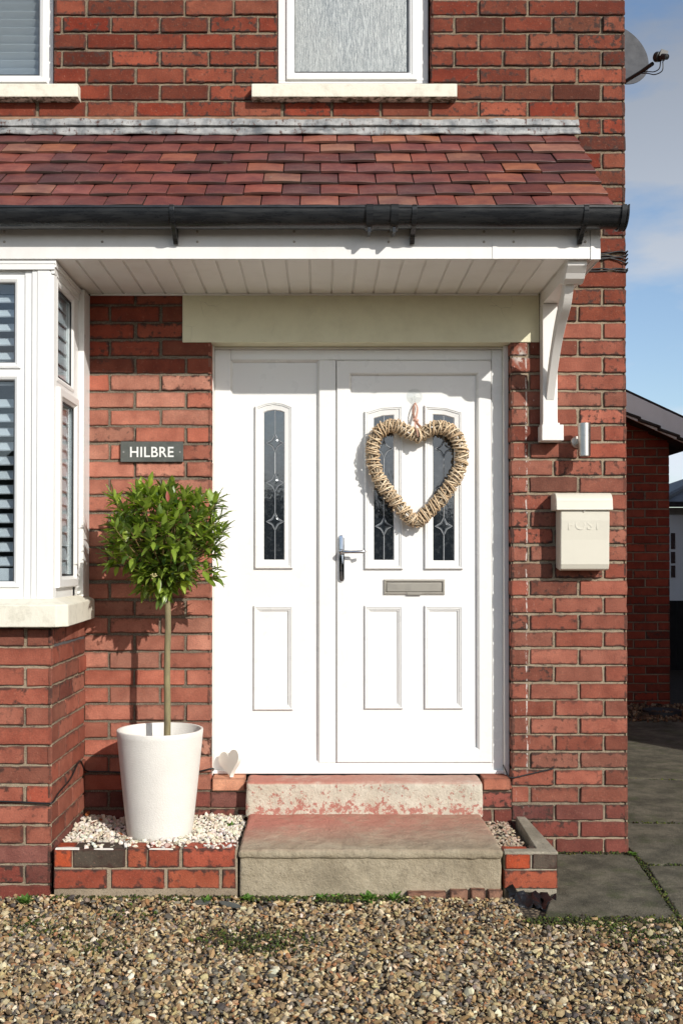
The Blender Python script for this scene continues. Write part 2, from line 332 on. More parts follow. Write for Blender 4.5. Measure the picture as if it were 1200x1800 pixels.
# ------------------------------------------------------------ builders
class MB:
    def __init__(s): s.v = []; s.f = []; s.mi = []; s.c = []
    def add(s, verts, faces, mi=0, col=(1, 1, 1, 0)):
        o = len(s.v); s.v += [tuple(v) for v in verts]; s.c += [col]*len(verts)
        for f in faces: s.f.append(tuple(i+o for i in f)); s.mi.append(mi)
    def box(s, x0, x1, y0, y1, z0, z1, mi=0, col=(1, 1, 1, 0), mat=None):
        v = [Vector((x, y, z)) for z in (z0, z1) for y in (y0, y1) for x in (x0, x1)]
        if mat is not None: v = [mat @ p for p in v]
        s.add(v, [(0, 1, 3, 2), (4, 6, 7, 5), (0, 4, 5, 1), (2, 3, 7, 6), (0, 2, 6, 4), (1, 5, 7, 3)], mi, col); return s
    def prism(s, poly, a0, a1, axis='Y', mi=0, col=(1, 1, 1, 0)):
        def p3(p, a): return {'Y': (p[0], a, p[1]), 'X': (a, p[0], p[1]), 'Z': (p[0], p[1], a)}[axis]
        n = len(poly); v = [p3(p, a0) for p in poly] + [p3(p, a1) for p in poly]
        s.add(v, [tuple(range(n)), tuple(range(2*n-1, n-1, -1))] + [(i, i+n, (i+1) % n+n, (i+1) % n) for i in range(n)], mi, col); return s
    def tube(s, path, r, n=8, closed=False, mi=0, col=(1, 1, 1, 0), flat=1.0):
        P = [Vector(p) for p in path]; N_ = len(P); R = r if hasattr(r, '__len__') else [r]*N_
        v = []; ref = None
        for i, p in enumerate(P):
            a = P[(i-1) % N_] if closed or i > 0 else p; b = P[(i+1) % N_] if closed or i < N_-1 else p
            t = (b-a).normalized()
            if ref is None: ref = Vector((0, 0, 1)) if abs(t.z) < 0.9 else Vector((1, 0, 0))
            u = (ref - t*ref.dot(t)).normalized(); w_ = t.cross(u); ref = u
            for k in range(n):
                an = 2*PI*k/n; v.append(p + (u*math.cos(an)*flat + w_*math.sin(an))*R[i])
        fs = []
        for i in range(N_ if closed else N_-1):
            j = (i+1) % N_
            for k in range(n): fs.append((i*n+k, i*n+(k+1) % n, j*n+(k+1) % n, j*n+k))
        if not closed: fs += [tuple(range(n-1, -1, -1)), tuple(range((N_-1)*n, N_*n))]
        s.add(v, fs, mi, col); return s
    def lathe(s, prof, n=48, origin=(0, 0, 0), mi=0, mat=None):
        v = []
        for r, z in prof:
            for k in range(n):
                a = 2*PI*k/n; p = Vector((r*math.cos(a), r*math.sin(a), z))
                if mat is not None: p = mat @ p
                v.append(p + Vector(origin))
        fs = [(i*n+k, i*n+(k+1) % n, (i+1)*n+(k+1) % n, (i+1)*n+k) for i in range(len(prof)-1) for k in range(n)]
        s.add(v, fs, mi); return s
    def moulding(s, poly, prof, y0, mi=0, cap=False):
        """closed outline in x,z swept with a stepped profile of (inset, height towards the viewer)"""
        n = len(poly); A = sum(poly[i][0]*poly[(i+1) % n][1]-poly[(i+1) % n][0]*poly[i][1] for i in range(n))
        sg = 1 if A > 0 else -1
        def off(d):
            out = []
            for i in range(n):
                p0, p1, p2 = Vector(poly[i-1]), Vector(poly[i]), Vector(poly[(i+1) % n])
                d1 = (p1-p0).normalized(); d2 = (p2-p1).normalized()
                n1 = Vector((-d1.y, d1.x))*sg; n2 = Vector((-d2.y, d2.x))*sg
                m_ = (n1+n2); m_ = m_/max(0.2, m_.dot(n1)); out.append(p1+m_*d)
            return out
        v = []
        for o_, h in prof: v += [(p.x, y0-h, p.y) for p in off(o_)]
        fs = [(i*n+k, i*n+(k+1) % n, (i+1)*n+(k+1) % n, (i+1)*n+k) for i in range(len(prof)-1) for k in range(n)]
        if cap: fs.append(tuple((len(prof)-1)*n+k for k in range(n)))
        s.add(v, fs, mi); return s

def raw_mesh(name, V, FI, sizes, mats, mi=None, attrs=None, smooth=True):
    me = bpy.data.meshes.new(name); V = np.asarray(V, dtype=np.float32).reshape(-1, 3)
    FI = np.asarray(FI, dtype=np.int32).ravel(); sizes = np.asarray(sizes, dtype=np.int32)
    me.vertices.add(len(V)); me.vertices.foreach_set('co', V.ravel())
    me.loops.add(len(FI)); me.loops.foreach_set('vertex_index', FI)
    me.polygons.add(len(sizes)); st = np.concatenate(([0], np.cumsum(sizes)[:-1])).astype(np.int32)
    me.polygons.foreach_set('loop_start', st)
    me.polygons.foreach_set('use_smooth', np.full(len(sizes), smooth))
    if mi is not None: me.polygons.foreach_set('material_index', np.asarray(mi, dtype=np.int32))
    for m_ in mats: me.materials.append(m_)
    for an, (ty, arr) in (attrs or {}).items():
        a = me.attributes.new(an, ty, 'POINT'); a.data.foreach_set('color' if 'COLOR' in ty else 'vector', np.asarray(arr, dtype=np.float32).ravel())
    me.update(calc_edges=True); me.validate()
    return me
def link(name, me, parent=None):
    o = bpy.data.objects.new(name, me); C.objects.link(o)
    if parent is not None: o.parent = parent
    return o
def obj(name, mb, mats, parent=None, smooth=None, bevel=0, segs=2, loc=None, fix=True):
    if not isinstance(mats, (list, tuple)): mats = [mats]
    me = bpy.data.meshes.new(name); me.from_pydata(mb.v, [], mb.f)
    for m_ in mats: me.materials.append(m_)
    me.polygons.foreach_set('material_index', mb.mi)
    a = me.attributes.new('Col', 'FLOAT_COLOR', 'POINT'); a.data.foreach_set('color', np.array(mb.c, dtype=np.float32).ravel())
    if fix:
        bm = bmesh.new(); bm.from_mesh(me); bmesh.ops.recalc_face_normals(bm, faces=bm.faces); bm.to_mesh(me); bm.free()
    if smooth is not None:
        me.polygons.foreach_set('use_smooth', [True]*len(me.polygons)); me.set_sharp_from_angle(angle=math.radians(smooth))
    o = link(name, me, parent)
    if loc is not None:
        for v in me.vertices: v.co -= Vector(loc)
        o.location = loc
    if bevel:
        b = o.modifiers.new('bevel', 'BEVEL'); b.width = bevel; b.segments = segs; b.limit_method = 'ANGLE'; b.angle_limit = math.radians(35)
    return o
def thing(name, label, cat, loc=(0, 0, 0), group=None):
    o = bpy.data.objects.new(name, None); C.objects.link(o); o.location = loc; o.empty_display_size = 0.1
    o['label'] = label; o['category'] = cat
    if group: o['group'] = group
    return o
def tag(o, label, cat, group=None, kind=None):
    if label: o['label'] = label; o['category'] = cat
    if group: o['group'] = group
    if kind: o['kind'] = kind
    return o

# ------------------------------------------------------------ brickwork
class Bricks:
    """brick faces and mortar sheets gathered into one wall mesh"""
    def __init__(s): s.V = []; s.FI = []; s.S = []; s.MI = []; s.col = []; s.bl = []; s.bh = []; s.n = 0; s.cache = {}
    def topo(s, nu, nv):
        if (nu, nv) in s.cache: return s.cache[(nu, nv)]
        f = [((j*nu+i), (j*nu+i+1), ((j+1)*nu+i+1), ((j+1)*nu+i)) for j in range(nv-1) for i in range(nu-1)]
        ring = [i for i in range(nu)] + [j*nu+nu-1 for j in range(1, nv)] + [(nv-1)*nu+i for i in range(nu-2, -1, -1)] + [j*nu for j in range(nv-2, 0, -1)]
        b = nu*nv; R = len(ring)
        f += [(ring[k], b+k, b+(k+1) % R, ring[(k+1) % R]) for k in range(R)]
        s.cache[(nu, nv)] = (np.array(f, dtype=np.int32), ring); return s.cache[(nu, nv)]
    def put(s, P, frame, f, mi, col, bl, bh):
        O, U, Nn = frame
        W = O + P[:, :1]*U + P[:, 1:2]*Nn + P[:, 2:3]*np.array((0, 0, 1.0))
        s.V.append(W); s.FI.append((f+s.n).ravel()); s.S.append(np.full(len(f), f.shape[1])); s.MI.append(np.full(len(f), mi))
        s.col.append(np.tile(np.array(col), (len(P), 1))); s.bl.append(bl); s.bh.append(np.tile(np.array(bh), (len(P), 1))); s.n += len(P)
    def brick(s, frame, u0, u1, z0, z1, col, lod=1, out=0.0):
        nu = max(4, int((u1-u0)/0.022)+2) if lod else 4; nv = 5 if lod else 4
        us = np.concatenate(([0], np.linspace(0.0035, u1-u0-0.0035, nu-2), [u1-u0])); vs = np.concatenate(([0], np.linspace(0.0035, z1-z0-0.0035, nv-2), [z1-z0]))
        g = np.array([(u, 0.0, v) for v in vs for u in us]); nu_, nv_ = nu, nv
        ii = np.arange(nu*nv) % nu; jj = np.arange(nu*nv)//nu
        bu = (ii == 0) | (ii == nu-1); bv = (jj == 0) | (jj == nv-1); bd = bu | bv; cn = bu & bv
        tilt = RNG.normal(0, 0.0012, 3)
        g[:, 1] = out + tilt[0] + tilt[1]*(g[:, 0]/(u1-u0)-0.5) + tilt[2]*(g[:, 2]/(z1-z0)-0.5)
        g[bd, 1] -= 0.0030 + RNG.uniform(0, 0.0018, bd.sum()); g[cn, 1] -= 0.002
        if lod:
            g[bd, 0] += RNG.normal(0, 0.0011, bd.sum()); g[bd, 2] += RNG.normal(0, 0.0012, bd.sum())
        cc = 0.0025; g[cn, 0] += np.where(ii[cn] == 0, cc, -cc); g[cn, 2] += np.where(jj[cn] == 0, cc*0.8, -cc*0.8)
        f, ring = s.topo(nu, nv)
        back = g[ring].copy(); back[:, 1] = -0.014
        P = np.vstack((g, back)); hx, hz = (u1-u0)/2, (z1-z0)/2
        bl = np.stack((P[:, 0]-hx, P[:, 2]-hz, np.zeros(len(P))), 1)
        P = P + np.array((u0, 0, z0))
        s.put(P, frame, f, 0, col, bl, (hx, hz, 0))
    def sheet(s, frame, u0, u1, z0, z1, col, depth=-0.006):
        P = np.array([(u0, depth, z0), (u1, depth, z0), (u1, depth, z1), (u0, depth, z1)])
        s.put(P, frame, np.array([(0, 1, 2, 3)]), 1, col, np.zeros((4, 3)), (1, 1, 0))
    def panel(s, O, U, Nn, u0, u1, z0, z1, ztop, ch, L_, off, tint, mort, holes=(), gap=0.0115, lod=1, flip=0, depth=-0.0085, gz=None):
        """off(k): u position of a joint in course k (k counts down from ztop)"""
        frame = (np.array(O, float), np.array(U, float), np.array(Nn, float)); gz = gz or gap
        k0 = int(math.floor((ztop-z1)/ch)); k1 = int(math.ceil((ztop-z0)/ch))
        for k in range(k0, k1):
            zt = ztop-k*ch; zb = zt-ch; a, b = max(zb, z0), min(zt, z1)
            if b-a < 0.006: continue
            iv = [(u0, u1)]
            for (ha, hb, ya, yb) in holes:
                if (min(b, yb)-max(a, ya)) > 0.5*(b-a):
                    iv = [q for (p, r) in iv for q in ((p, min(r, ha)), (max(p, hb), r)) if q[1]-q[0] > 0.004]
            for (p, r) in iv:
                s.sheet(frame, p, r, a, b, mort, depth)
                if b-a < 0.022: continue
                j = off(k); i0 = int(math.floor((p-j)/L_))-1
                while j+i0*L_ < r:
                    jit = RNG.normal(0, 0.0025)
                    x0 = max(p if abs(p-(j+i0*L_)) > gap else p, j+i0*L_+gap/2+jit*0.3); x1 = min(r, j+(i0+1)*L_-gap/2+jit*0.3)
                    if x0 < p+gap*0.8: x0 = p
                    if x1 > r-gap*0.8: x1 = r
                    if x1-x0 > 0.02:
                        zz0 = a+(gz if a == zb else 0)+RNG.normal(0, 0.0012)
                        s.brick(frame, x0, x1, zz0, b-0.0+RNG.normal(0, 0.0010), tint(k, 0.5*(x0+x1), 0.5*(a+b)), lod, out=RNG.normal(0, 0.0007))
                    i0 += 1
    def build(s, name, parent=None):
        me = raw_mesh(name, np.vstack(s.V), np.concatenate(s.FI), np.concatenate(s.S), [M['brick'], M['mortar']], np.concatenate(s.MI),
                      {'Col': ('FLOAT_COLOR', np.vstack(s.col)), 'bl': ('FLOAT_VECTOR', np.vstack(s.bl)), 'bh': ('FLOAT_VECTOR', np.vstack(s.bh))}, smooth=False)
        return link(name, me, parent)

def pal(base, var, soot, dark=0.03):
    def f(k, u, z):
        h = RNG.normal(0, var); v = 1+RNG.normal(0, var*1.3)
        r, g, b = base
        if RNG.random() < dark: r, g, b = r*0.62, g*0.62, b*0.68; soot_ = soot+0.9
        else: soot_ = soot
        return (max(0.02, r*v), max(0.01, g*v*(1+h*0.8)), max(0.01, b*v*(1+h)), min(2.2, max(0, soot_+RNG.normal(0, 0.38))))
    return f
UP = pal((0.185, 0.047, 0.026), 0.19, 1.05, 0.05)
PIER = pal((0.275, 0.096, 0.064), 0.13, 0.70, 0.02)
MID = pal((0.385, 0.155, 0.106), 0.12, 0.22, 0.005)
BAYT = pal((0.285, 0.095, 0.062), 0.12, 0.50, 0.02)
PL = pal((0.185, 0.062, 0.048), 0.15, 0.45, 0.04)
DK = pal((0.23, 0.045, 0.025), 0.15, 0.8, 0.02)
def wall_tint(k, u, z):
    if z < 0.27: return PL(k, u, z)
    if u < -0.5: return (UP if z > 2.85 else DK2 if z > 2.30 else MID)(k, u, z)
    return (UP if z > 2.5 else PIER)(k, u, z)
DK2 = pal((0.25, 0.062, 0.036), 0.15, 0.75, 0.03)
MORT_UP = (0.21, 0.16, 0.105, 0); MORT_P = (0.33, 0.265, 0.185, 0); MORT_L = (0.155, 0.125, 0.09, 0)

XR = PX(1101, 990, 0)                      # right-hand corner of the house
ZA, ZB = PZ(238.8, 0), PZ(1020.5, 0); CH = (ZA-ZB)/26
XL = -2.9; WTOP = 5.4
LP = 86.7/370
house = thing('brick_house', 'red brick house front with tiled porch canopy, white double door and bay window', 'house')
# openings
DX0, DX1 = PX(371, 990, 0), PX(898, 990, 0); DZ0 = 0.365; LZ0, LZ1 = PZ(602, 0), 2.72
LX0, LX1 = PX(321, 560, 0), PX(947, 560, 0)
WX0, WX1 = PX(487, 100, 0), PX(757, 100, 0); WZ = PZ(148, 0)
VX1 = PX(95, 100, 0)
BX = PX(148.5, 1200, 0)                    # bay return meets the wall
wb = Bricks()
def off_up(k): return XR - (0 if k % 2 == 0 else LP/2) + 0.006
frm = dict(O=(0, 0, 0), U=(1, 0, 0), Nn=(0, -1, 0))
# above the soffit, full width
ZS = ZA-CH*math.floor((ZA-2.665)/CH)
wb.panel(**frm, u0=XL, u1=XR, z0=ZS, z1=WTOP, ztop=ZA, ch=CH, L_=LP, off=off_up, tint=wall_tint, mort=MORT_UP,
         holes=[(WX0, WX1, WZ, 9), (-9, VX1, WZ, 9), (LX0, LX1, 2.0, LZ1)])
# right pier
wb.panel(**frm, u0=DX1, u1=XR, z0=-0.06, z1=ZS, ztop=ZA, ch=CH, L_=LP, off=off_up, tint=wall_tint, mort=MORT_P, holes=[(0, LX1-0.004, LZ0, 9)])
# left of the door
ZAL = PZ(660, 0, 300); ZBL = PZ(1086.5, 0, 300); CHL = (ZAL-ZBL)/14
def off_l(k): return PX(192.5 if k % 2 == 0 else 236.9, 900, 0)
wb.panel(**frm, u0=BX-0.3, u1=DX0, z0=-0.06, z1=2.66, ztop=ZAL, ch=CHL, L_=89.7/370, off=off_l, tint=wall_tint, mort=MORT_L, holes=[(LX0, 9, LZ0, 9)])
# below the door
wb.panel(**frm, u0=DX0, u1=DX1, z0=-0.06, z1=DZ0-0.02, ztop=ZAL, ch=CHL, L_=89.7/370, off=off_l, tint=wall_tint, mort=MORT_P)
# door and window reveals, 0.11 deep
wb.panel((DX1, 0, 0), (0, 1, 0), (-1, 0, 0), 0.0, 0.14, DZ0-0.02, LZ0, ZA, CH, LP, lambda k: -0.05 if k % 2 else 0.07-LP, PIER, MORT_P, gap=0.010)
wb.panel((DX0, 0, 0), (0, 1, 0), (1, 0, 0), 0.0, 0.14, DZ0-0.02, LZ0, ZAL, CHL, LP, lambda k: -0.05 if k % 2 else 0.07-LP, MID, MORT_L, gap=0.010)
wb.panel((WX0, 0, 0), (0, 1, 0), (1, 0, 0), 0.0, 0.12, WZ, WTOP, ZA, CH, LP, lambda k: 0.0 if k % 2 else 0.1, UP, MORT_UP)
wb.panel((WX1, 0, 0), (0, 1, 0), (-1, 0, 0), 0.0, 0.12, WZ, WTOP, ZA, CH, LP, lambda k: 0.0 if k % 2 else 0.1, UP, MORT_UP)
wb.panel((VX1, 0, 0), (0, 1, 0), (-1, 0, 0), 0.0, 0.12, WZ, WTOP, ZA, CH, LP, lambda k: 0.0 if k % 2 else 0.1, UP, MORT_UP)
# the gable side of the house, seen from the path
wb.panel((XR, 0, 0), (0, 1, 0), (1, 0, 0), 0.0, 5.0, -0.06, WTOP, ZA, CH, LP, lambda k: (LP/2 if k % 2 == 0 else 0), PIER, MORT_P, lod=0)
wall = wb.build('wall', house)
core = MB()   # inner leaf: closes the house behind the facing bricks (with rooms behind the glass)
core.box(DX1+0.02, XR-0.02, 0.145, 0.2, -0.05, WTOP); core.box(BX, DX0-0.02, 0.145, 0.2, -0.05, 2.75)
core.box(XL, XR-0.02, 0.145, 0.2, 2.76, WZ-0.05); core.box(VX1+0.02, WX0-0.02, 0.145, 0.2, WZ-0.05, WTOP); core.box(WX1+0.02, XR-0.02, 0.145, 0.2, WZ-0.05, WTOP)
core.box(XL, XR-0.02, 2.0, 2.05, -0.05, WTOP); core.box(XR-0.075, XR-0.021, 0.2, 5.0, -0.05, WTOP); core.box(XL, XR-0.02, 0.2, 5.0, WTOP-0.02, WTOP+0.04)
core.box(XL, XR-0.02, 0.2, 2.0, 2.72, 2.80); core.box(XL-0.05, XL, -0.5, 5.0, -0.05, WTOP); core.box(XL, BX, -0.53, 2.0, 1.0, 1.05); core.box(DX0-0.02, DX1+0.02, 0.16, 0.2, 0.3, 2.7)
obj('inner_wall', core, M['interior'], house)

# bay brickwork
BY = -0.60
bb = Bricks()
BCZ = at(50, 1140, BY).z; BCH = (at(50, 1140, BY).z-at(50, 1140+34.75*8, BY).z)/8
bxc = at(91, 1300, BY).x
def bay_tint(k, u, z): return (PL if z < 0.22 else BAYT)(k, u, z)
bb.panel((0, BY, 0), (1, 0, 0), (0, -1, 0), XL, bxc, -0.06, 1.135, BCZ, BCH, 0.2345, lambda k: bxc - (0 if k % 2 == 0 else 0.2345/2)+0.006, bay_tint, MORT_P)
bb.panel((bxc, BY, 0), (0, 1, 0), (1, 0, 0), 0.0, 0.61, -0.06, 1.135, BCZ, BCH, 0.2345, lambda k: (0.2345/2 if k % 2 == 0 else 0), bay_tint, MORT_P)
bb.build('bay_wall', house)

# lintel over the door
lm = MB(); lm.box(LX0, LX1, -0.004, 0.14, LZ0, LZ1); obj('lintel', lm, M['cream'], house, bevel=0.003)

# window sills, upstairs
for (a, b) in ((442, 803), (-400, 137)):
    sm = MB(); y = -0.055
    z1 = at(600, 146, y).z; z0 = at(600, 170, y).z; x0 = at(a, 160, y).x; x1 = at(b, 160, y).x
    sm.prism([(y, z0), (y-0.001, z1-0.003), (y+0.01, z1), (0.10, z1+0.016), (0.10, z0-0.004)], x0, x1, 'X')
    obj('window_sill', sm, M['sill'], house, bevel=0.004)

# upstairs windows
WF = 0.055
SASH = [(0, -0.05), (0, 0.0), (0.003, 0.004), (0.020, 0.004), (0.023, 0.0), (0.028, -0.003)]
def upstairs(gx0, gx1, fx0, fx1, gz, kind, nm='window_frame'):
    zf = WZ+0.0; top = WTOP-0.5
    f0, f1 = at(fx0, 100, WF).x, at(fx1, 100, WF).x
    g0, g1 = at(gx0, 100, WF+0.01).x, at(gx1, 100, WF+0.01).x; zg = at(500, gz, WF).z
    z0 = at(500, 147, WF).z
    m_ = MB()
    sx = 0.042; xr0 = max(f0, g0-0.085)
    outer = [(f0, z0), (f1, z0), (f1, top), (f0, top)]
    o2 = [(g0-sx, zg-0.045), (g1+sx, zg-0.045), (g1+sx, top-0.04), (g0-sx, top-0.04)]
    m_.box(f0, f1, WF, WF+0.06, z0, zg-0.045); m_.box(g1+sx, f1, WF, WF+0.06, zg-0.045, top); m_.box(f0, g0-sx, WF, WF+0.06, zg-0.045, top); m_.box(f0, f1, WF, WF+0.06, top-0.04, top+0.1)
    m_.moulding(o2, [(0, -0.06), (0, 0.006), (0.004, 0.012), (0.022, 0.012), (0.027, 0.008), (0.034, 0.006), (0.042, -0.004), (0.042, -0.03)], WF)
    fr = obj(nm, m_, M['upvc'], house, bevel=0.002)
    g = MB(); g.box(g0-0.004, g1+0.004, WF+0.012, WF+0.016, zg-0.004, top-0.08); obj('pane', g, M['obscure'] if kind else M['glass'], fr)
    gk = MB(); gk.moulding([(g0-0.003, zg-0.003), (g1+0.003, zg-0.003), (g1+0.003, top-0.078), (g0-0.003, top-0.078)], [(0, 0), (0, 0.004), (0.004, 0.004), (0.004, -0.004)], WF+0.006); obj('seal', gk, M['gasket'], fr)
    return fr, g0, g1, zg, top
upstairs(518, 717, 489, 752, 126, 1)
fr, g0, g1, zg, top = upstairs(-420, 70, -480, 94, 131, 0)
bl = MB(); z = zg-0.01
while z < top: 
    m4 = Matrix.Translation((0, 0.115, z)) @ Matrix.Rotation(math.radians(-46), 4, 'X')
    bl.box(g0-0.02, g1+0.02, -0.025, 0.025, -0.0012, 0.0012, mat=m4); z += 0.0405
obj('venetian_blind', bl, M['blind'], fr)

# ------------------------------------------------------------ canopy roof
RX1 = 1.205
E = Vector((0, -0.655, 2.835)); Rg = Vector((0, 0.0, 3.425)); sl = (Rg-E); SL = sl.length; sd_ = sl.normalized(); nn = Vector((0, -sd_.z, sd_.y))
tm = MB(); rows = 8; g_ = SL/7.2
TP0 = [(0.22, 0.062, 0.044), (0.16, 0.048, 0.040), (0.105, 0.040, 0.040), (0.27, 0.095, 0.060), (0.30, 0.14, 0.095), (0.135, 0.045, 0.042), (0.19, 0.060, 0.050), (0.32, 0.12, 0.062)]
TP = [tuple(0.85*c_+0.15*m_ for c_, m_ in zip(t_, (0.185, 0.066, 0.050))) for t_ in TP0]
tw = 0.1600
for r in range(rows-1):
    s0 = r*g_; x = RX1 + RNG.normal(0, 0.004) + (0 if r % 2 else 0); k = 0
    while x > XL:
        wd = tw if (k > 0 or r % 2 == 0) else tw*1.5
        warm = min(1, max(0, 1-abs((x-0.35)/1.0)))
        c = TP[RNG.choice(8, p=np.array([.17, .16+.06*(1-warm), .13+.07*(1-warm), .12+.05*warm, .05+.10*warm, .14, .15, .04+.02*warm])/np.sum([.17, .16+.06*(1-warm), .13+.07*(1-warm), .12+.05*warm, .05+.10*warm, .14, .15, .04+.02*warm]))]
        v = 1+RNG.normal(0, 0.12); c = tuple(max(0.02, q*v) for q in c)+(RNG.random(),)
        j = RNG.normal(0, 0.0022, 6); th = 0.0125
        a = E+sd_*(s0+j[0]); lift = 0.020+abs(j[1]); ln = g_*1.28
        pts = []
        nx = 4
        vs_ = []
        for (s_, h) in ((0, lift-th), (0, lift), (ln, 0.0045), (ln, 0.0045-th)):
            for i in range(nx+1):
                uu = i/nx; p = a+sd_*(s_+(j[2]*(uu-0.5)*1.6 if s_ == 0 else 0)) + nn*(h+(j[3]*(uu-0.5)) + 0.0025*(1-(2*uu-1)**2))
                vs_.append((x-wd*(1-uu)+0.0015*(1-2*uu), p.y, p.z))
        fs = []
        n1 = nx+1
        for q in range(4):
            q2 = (q+1) % 4
            for i in range(nx): fs.append((q*n1+i, q*n1+i+1, q2*n1+i+1, q2*n1+i))
        fs += [(0, n1, 2*n1, 3*n1), (nx, n1+nx, 2*n1+nx, 3*n1+nx)]
        tm.add(vs_, fs, 0, c); x -= wd+0.0015; k += 1
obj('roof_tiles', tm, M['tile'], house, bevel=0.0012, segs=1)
ud = MB(); ud.prism([(-0.60, 2.852), (-0.60, 2.872), (0.0, 3.408), (0.0, 3.38)], XL, RX1-0.02, 'X'); obj('roof_underlay', ud, M['gasket'], house)
ck = MB(); ck.prism([(-0.548, 2.66), (-0.548, 2.88), (-0.002, 3.37), (-0.002, 2.66)], 1.140, 1.163, 'X'); obj('canopy_cheek', ck, M['fascia'], house)
# lead flashing: an upstand on the wall and an apron dressed over the tiles
fl = MB(); NX = 220; xs = np.linspace(XL, PX(1018, 225, -0.03), NX)
za, zb = PZ(209, -0.012), PZ(221, -0.02)
def ruffle(x, s): return 0.003*math.sin(x*9+s)+0.002*math.sin(x*31+s*2)+0.0015*math.sin(x*77+s)
prof = []
rings = []
for x in xs:
    a = ruffle(x, 0); b = ruffle(x, 2.0)
    rings.append([(x, -0.004, za+a*0.9), (x, -0.012, za+a*0.9), (x, -0.026+b, zb+0.004), (x, -0.026+b, zb+0.001), (x, -0.008, zb-0.001), (x, -0.014+a*0.6, zb-0.006), (x, -0.028+b, zb-0.013), (x, -0.044+a, 3.425-0.036+0.036+b*0.6), (x, -0.048+a, 3.425-0.042+0.026+b*0.6)])
nR = len(rings[0]); fl.add([p for r in rings for p in r], [(i*nR+k, i*nR+k+1, (i+1)*nR+k+1, (i+1)*nR+k) for i in range(NX-1) for k in range(nR-1)])
o = obj('flashing', fl, M['lead'], house, smooth=50); sm_ = o.modifiers.new('solid', 'SOLIDIFY'); sm_.thickness = 0.003

m_ = MB(); m_.box(XL, xs[-1], -0.0075, -0.0045, za-0.01, za+0.013); obj('mortar_fillet', m_, M['fillet'], house)
# fascia, soffit, gutter
fb = at(600, 455, -0.57).z
FX1 = at(1054.5, 430, -0.572).x
fm = MB(); fm.box(XL, FX1-0.03, -0.570, -0.548, fb, 2.86)
xj = at(865, 430, -0.57).x; fm.box(xj-0.001, xj+0.003+0.016, -0.5725, -0.5702, fb-0.001, 2.855)
xk = at(1037, 430, -0.57).x; fm.box(xk, FX1, -0.574, -0.545, fb-0.003, 2.855); fm.box(FX1-0.004, FX1, -0.545, 0.0, fb-0.003, 2.70)
fas = obj('fascia', fm, M['fascia'], house, bevel=0.002)
for px in (8, 180, 347, 517, 683, 850, 902, 1028-0):
    for py in (407, 425):
        fn = MB(); p = at(px, py, -0.5715); fn.lathe([(0.0, 0.0035), (0.004, 0.003), (0.0055, 0.0)], 12, p, mat=Matrix.Rotation(PI/2, 4, 'X').to_3x3()); obj('nail_cap', fn, M['sealant'], fas, smooth=40)
sf = MB(); zs = 2.662; x = FX1-0.03; poly = []
xs_ = []
gx = at(910, 514, 0).x
x = gx+0.0987*2
poly.append((FX1-0.032, zs))
while x > XL:
    if x < FX1-0.04: poly += [(x+0.0055, zs), (x+0.004, zs+0.006), (x+0.0015, zs+0.006), (x+0.0012, zs+0.002), (x-0.0005, zs+0.002), (x-0.001, zs+0.006), (x-0.0032, zs+0.006), (x-0.0045, zs)]
    x -= 0.0987
poly.append((XL, zs)); poly += [(XL, zs+0.02), (FX1-0.032, zs+0.02)]
sf.prism(poly, -0.548, -0.0015, 'Y'); obj('soffit', sf, M['soffit'], house)
tr_ = MB(); tr_.box(bxc+0.02, LX0, -0.012, -0.001, zs-0.008, zs-0.0005); tr_.box(LX0, LX1-0.01, -0.016, -0.0045, zs-0.008, zs-0.0005)
obj('soffit_trim', tr_, M['soffit'], house, bevel=0.001)
GC = Vector((0, -0.637, 2.833)); GR = 0.062
GX1 = at(1099, 380, -0.65).x
gm = MB(); n = 20
def gring(rad, dz=1.12): return [(GC.y-rad*math.cos(a), GC.z-rad*dz*math.sin(a)) for a in np.linspace(0, PI, n)]
out_ = gring(GR); inn = gring(GR-0.003)[::-1]
lip = [(GC.y-GR-0.003, GC.z-0.002), (GC.y-GR-0.003, GC.z+0.006), (GC.y-GR+0.003, GC.z+0.006)]
gm.prism(lip[:2][::-1][::-1] + out_ + inn + [lip[2]], XL, GX1-0.02, 'X')
gut = obj('gutter', gm, M['gutter'], house, smooth=35)
def collar(x0, x1, rad): 
    m_ = MB(); o_ = gring(rad); i_ = gring(rad-0.004)[::-1]; m_.prism([(GC.y-rad-0.002, GC.z+0.008)] + o_+i_ + [(GC.y-rad+0.006, GC.z+0.008)], x0, x1, 'X'); return m_
def gx_(px): return at(px, 380, -0.67).x
un = collar(gx_(641), gx_(700), GR+0.004)
for a, b in ((643, 655), (686, 699)):
    q = collar(gx_(a), gx_(b), GR+0.009); un.add(q.v, q.f)
    q = MB().box(gx_((a+b)/2)-0.006, gx_((a+b)/2)+0.006, GC.y-0.03, GC.y+0.03, GC.z-0.092, GC.z-0.07); un.add(q.v, q.f)
obj('gutter_union', un, M['gutter'], gut, smooth=35)
ec = collar(GX1-0.030, GX1-0.012, GR+0.008); q = collar(GX1-0.006, GX1, GR+0.008); ec.add(q.v, q.f); ec.prism([(GC.y-GR-0.004, GC.z+0.006)]+gring(GR+0.004)+[(GC.y+GR+0.004, GC.z+0.006)], GX1-0.012, GX1-0.002, 'X')
obj('gutter_end_cap', ec, M['gutter'], gut, smooth=35)
for px in (304, 727, 1027):
    x = gx_(px); m_ = collar(x-0.010, x+0.010, GR+0.005)
    m_.prism([(GC.y-0.028, GC.z-0.068), (GC.y+0.02, GC.z-0.074), (-0.5735, GC.z-0.035), (-0.5735, GC.z-0.115), (-0.585, GC.z-0.118), (GC.y+0.012, GC.z-0.088)], x-0.0095, x+0.0095, 'X')
    obj('gutter_clip', m_, M['gutter'], gut, bevel=0.0015)

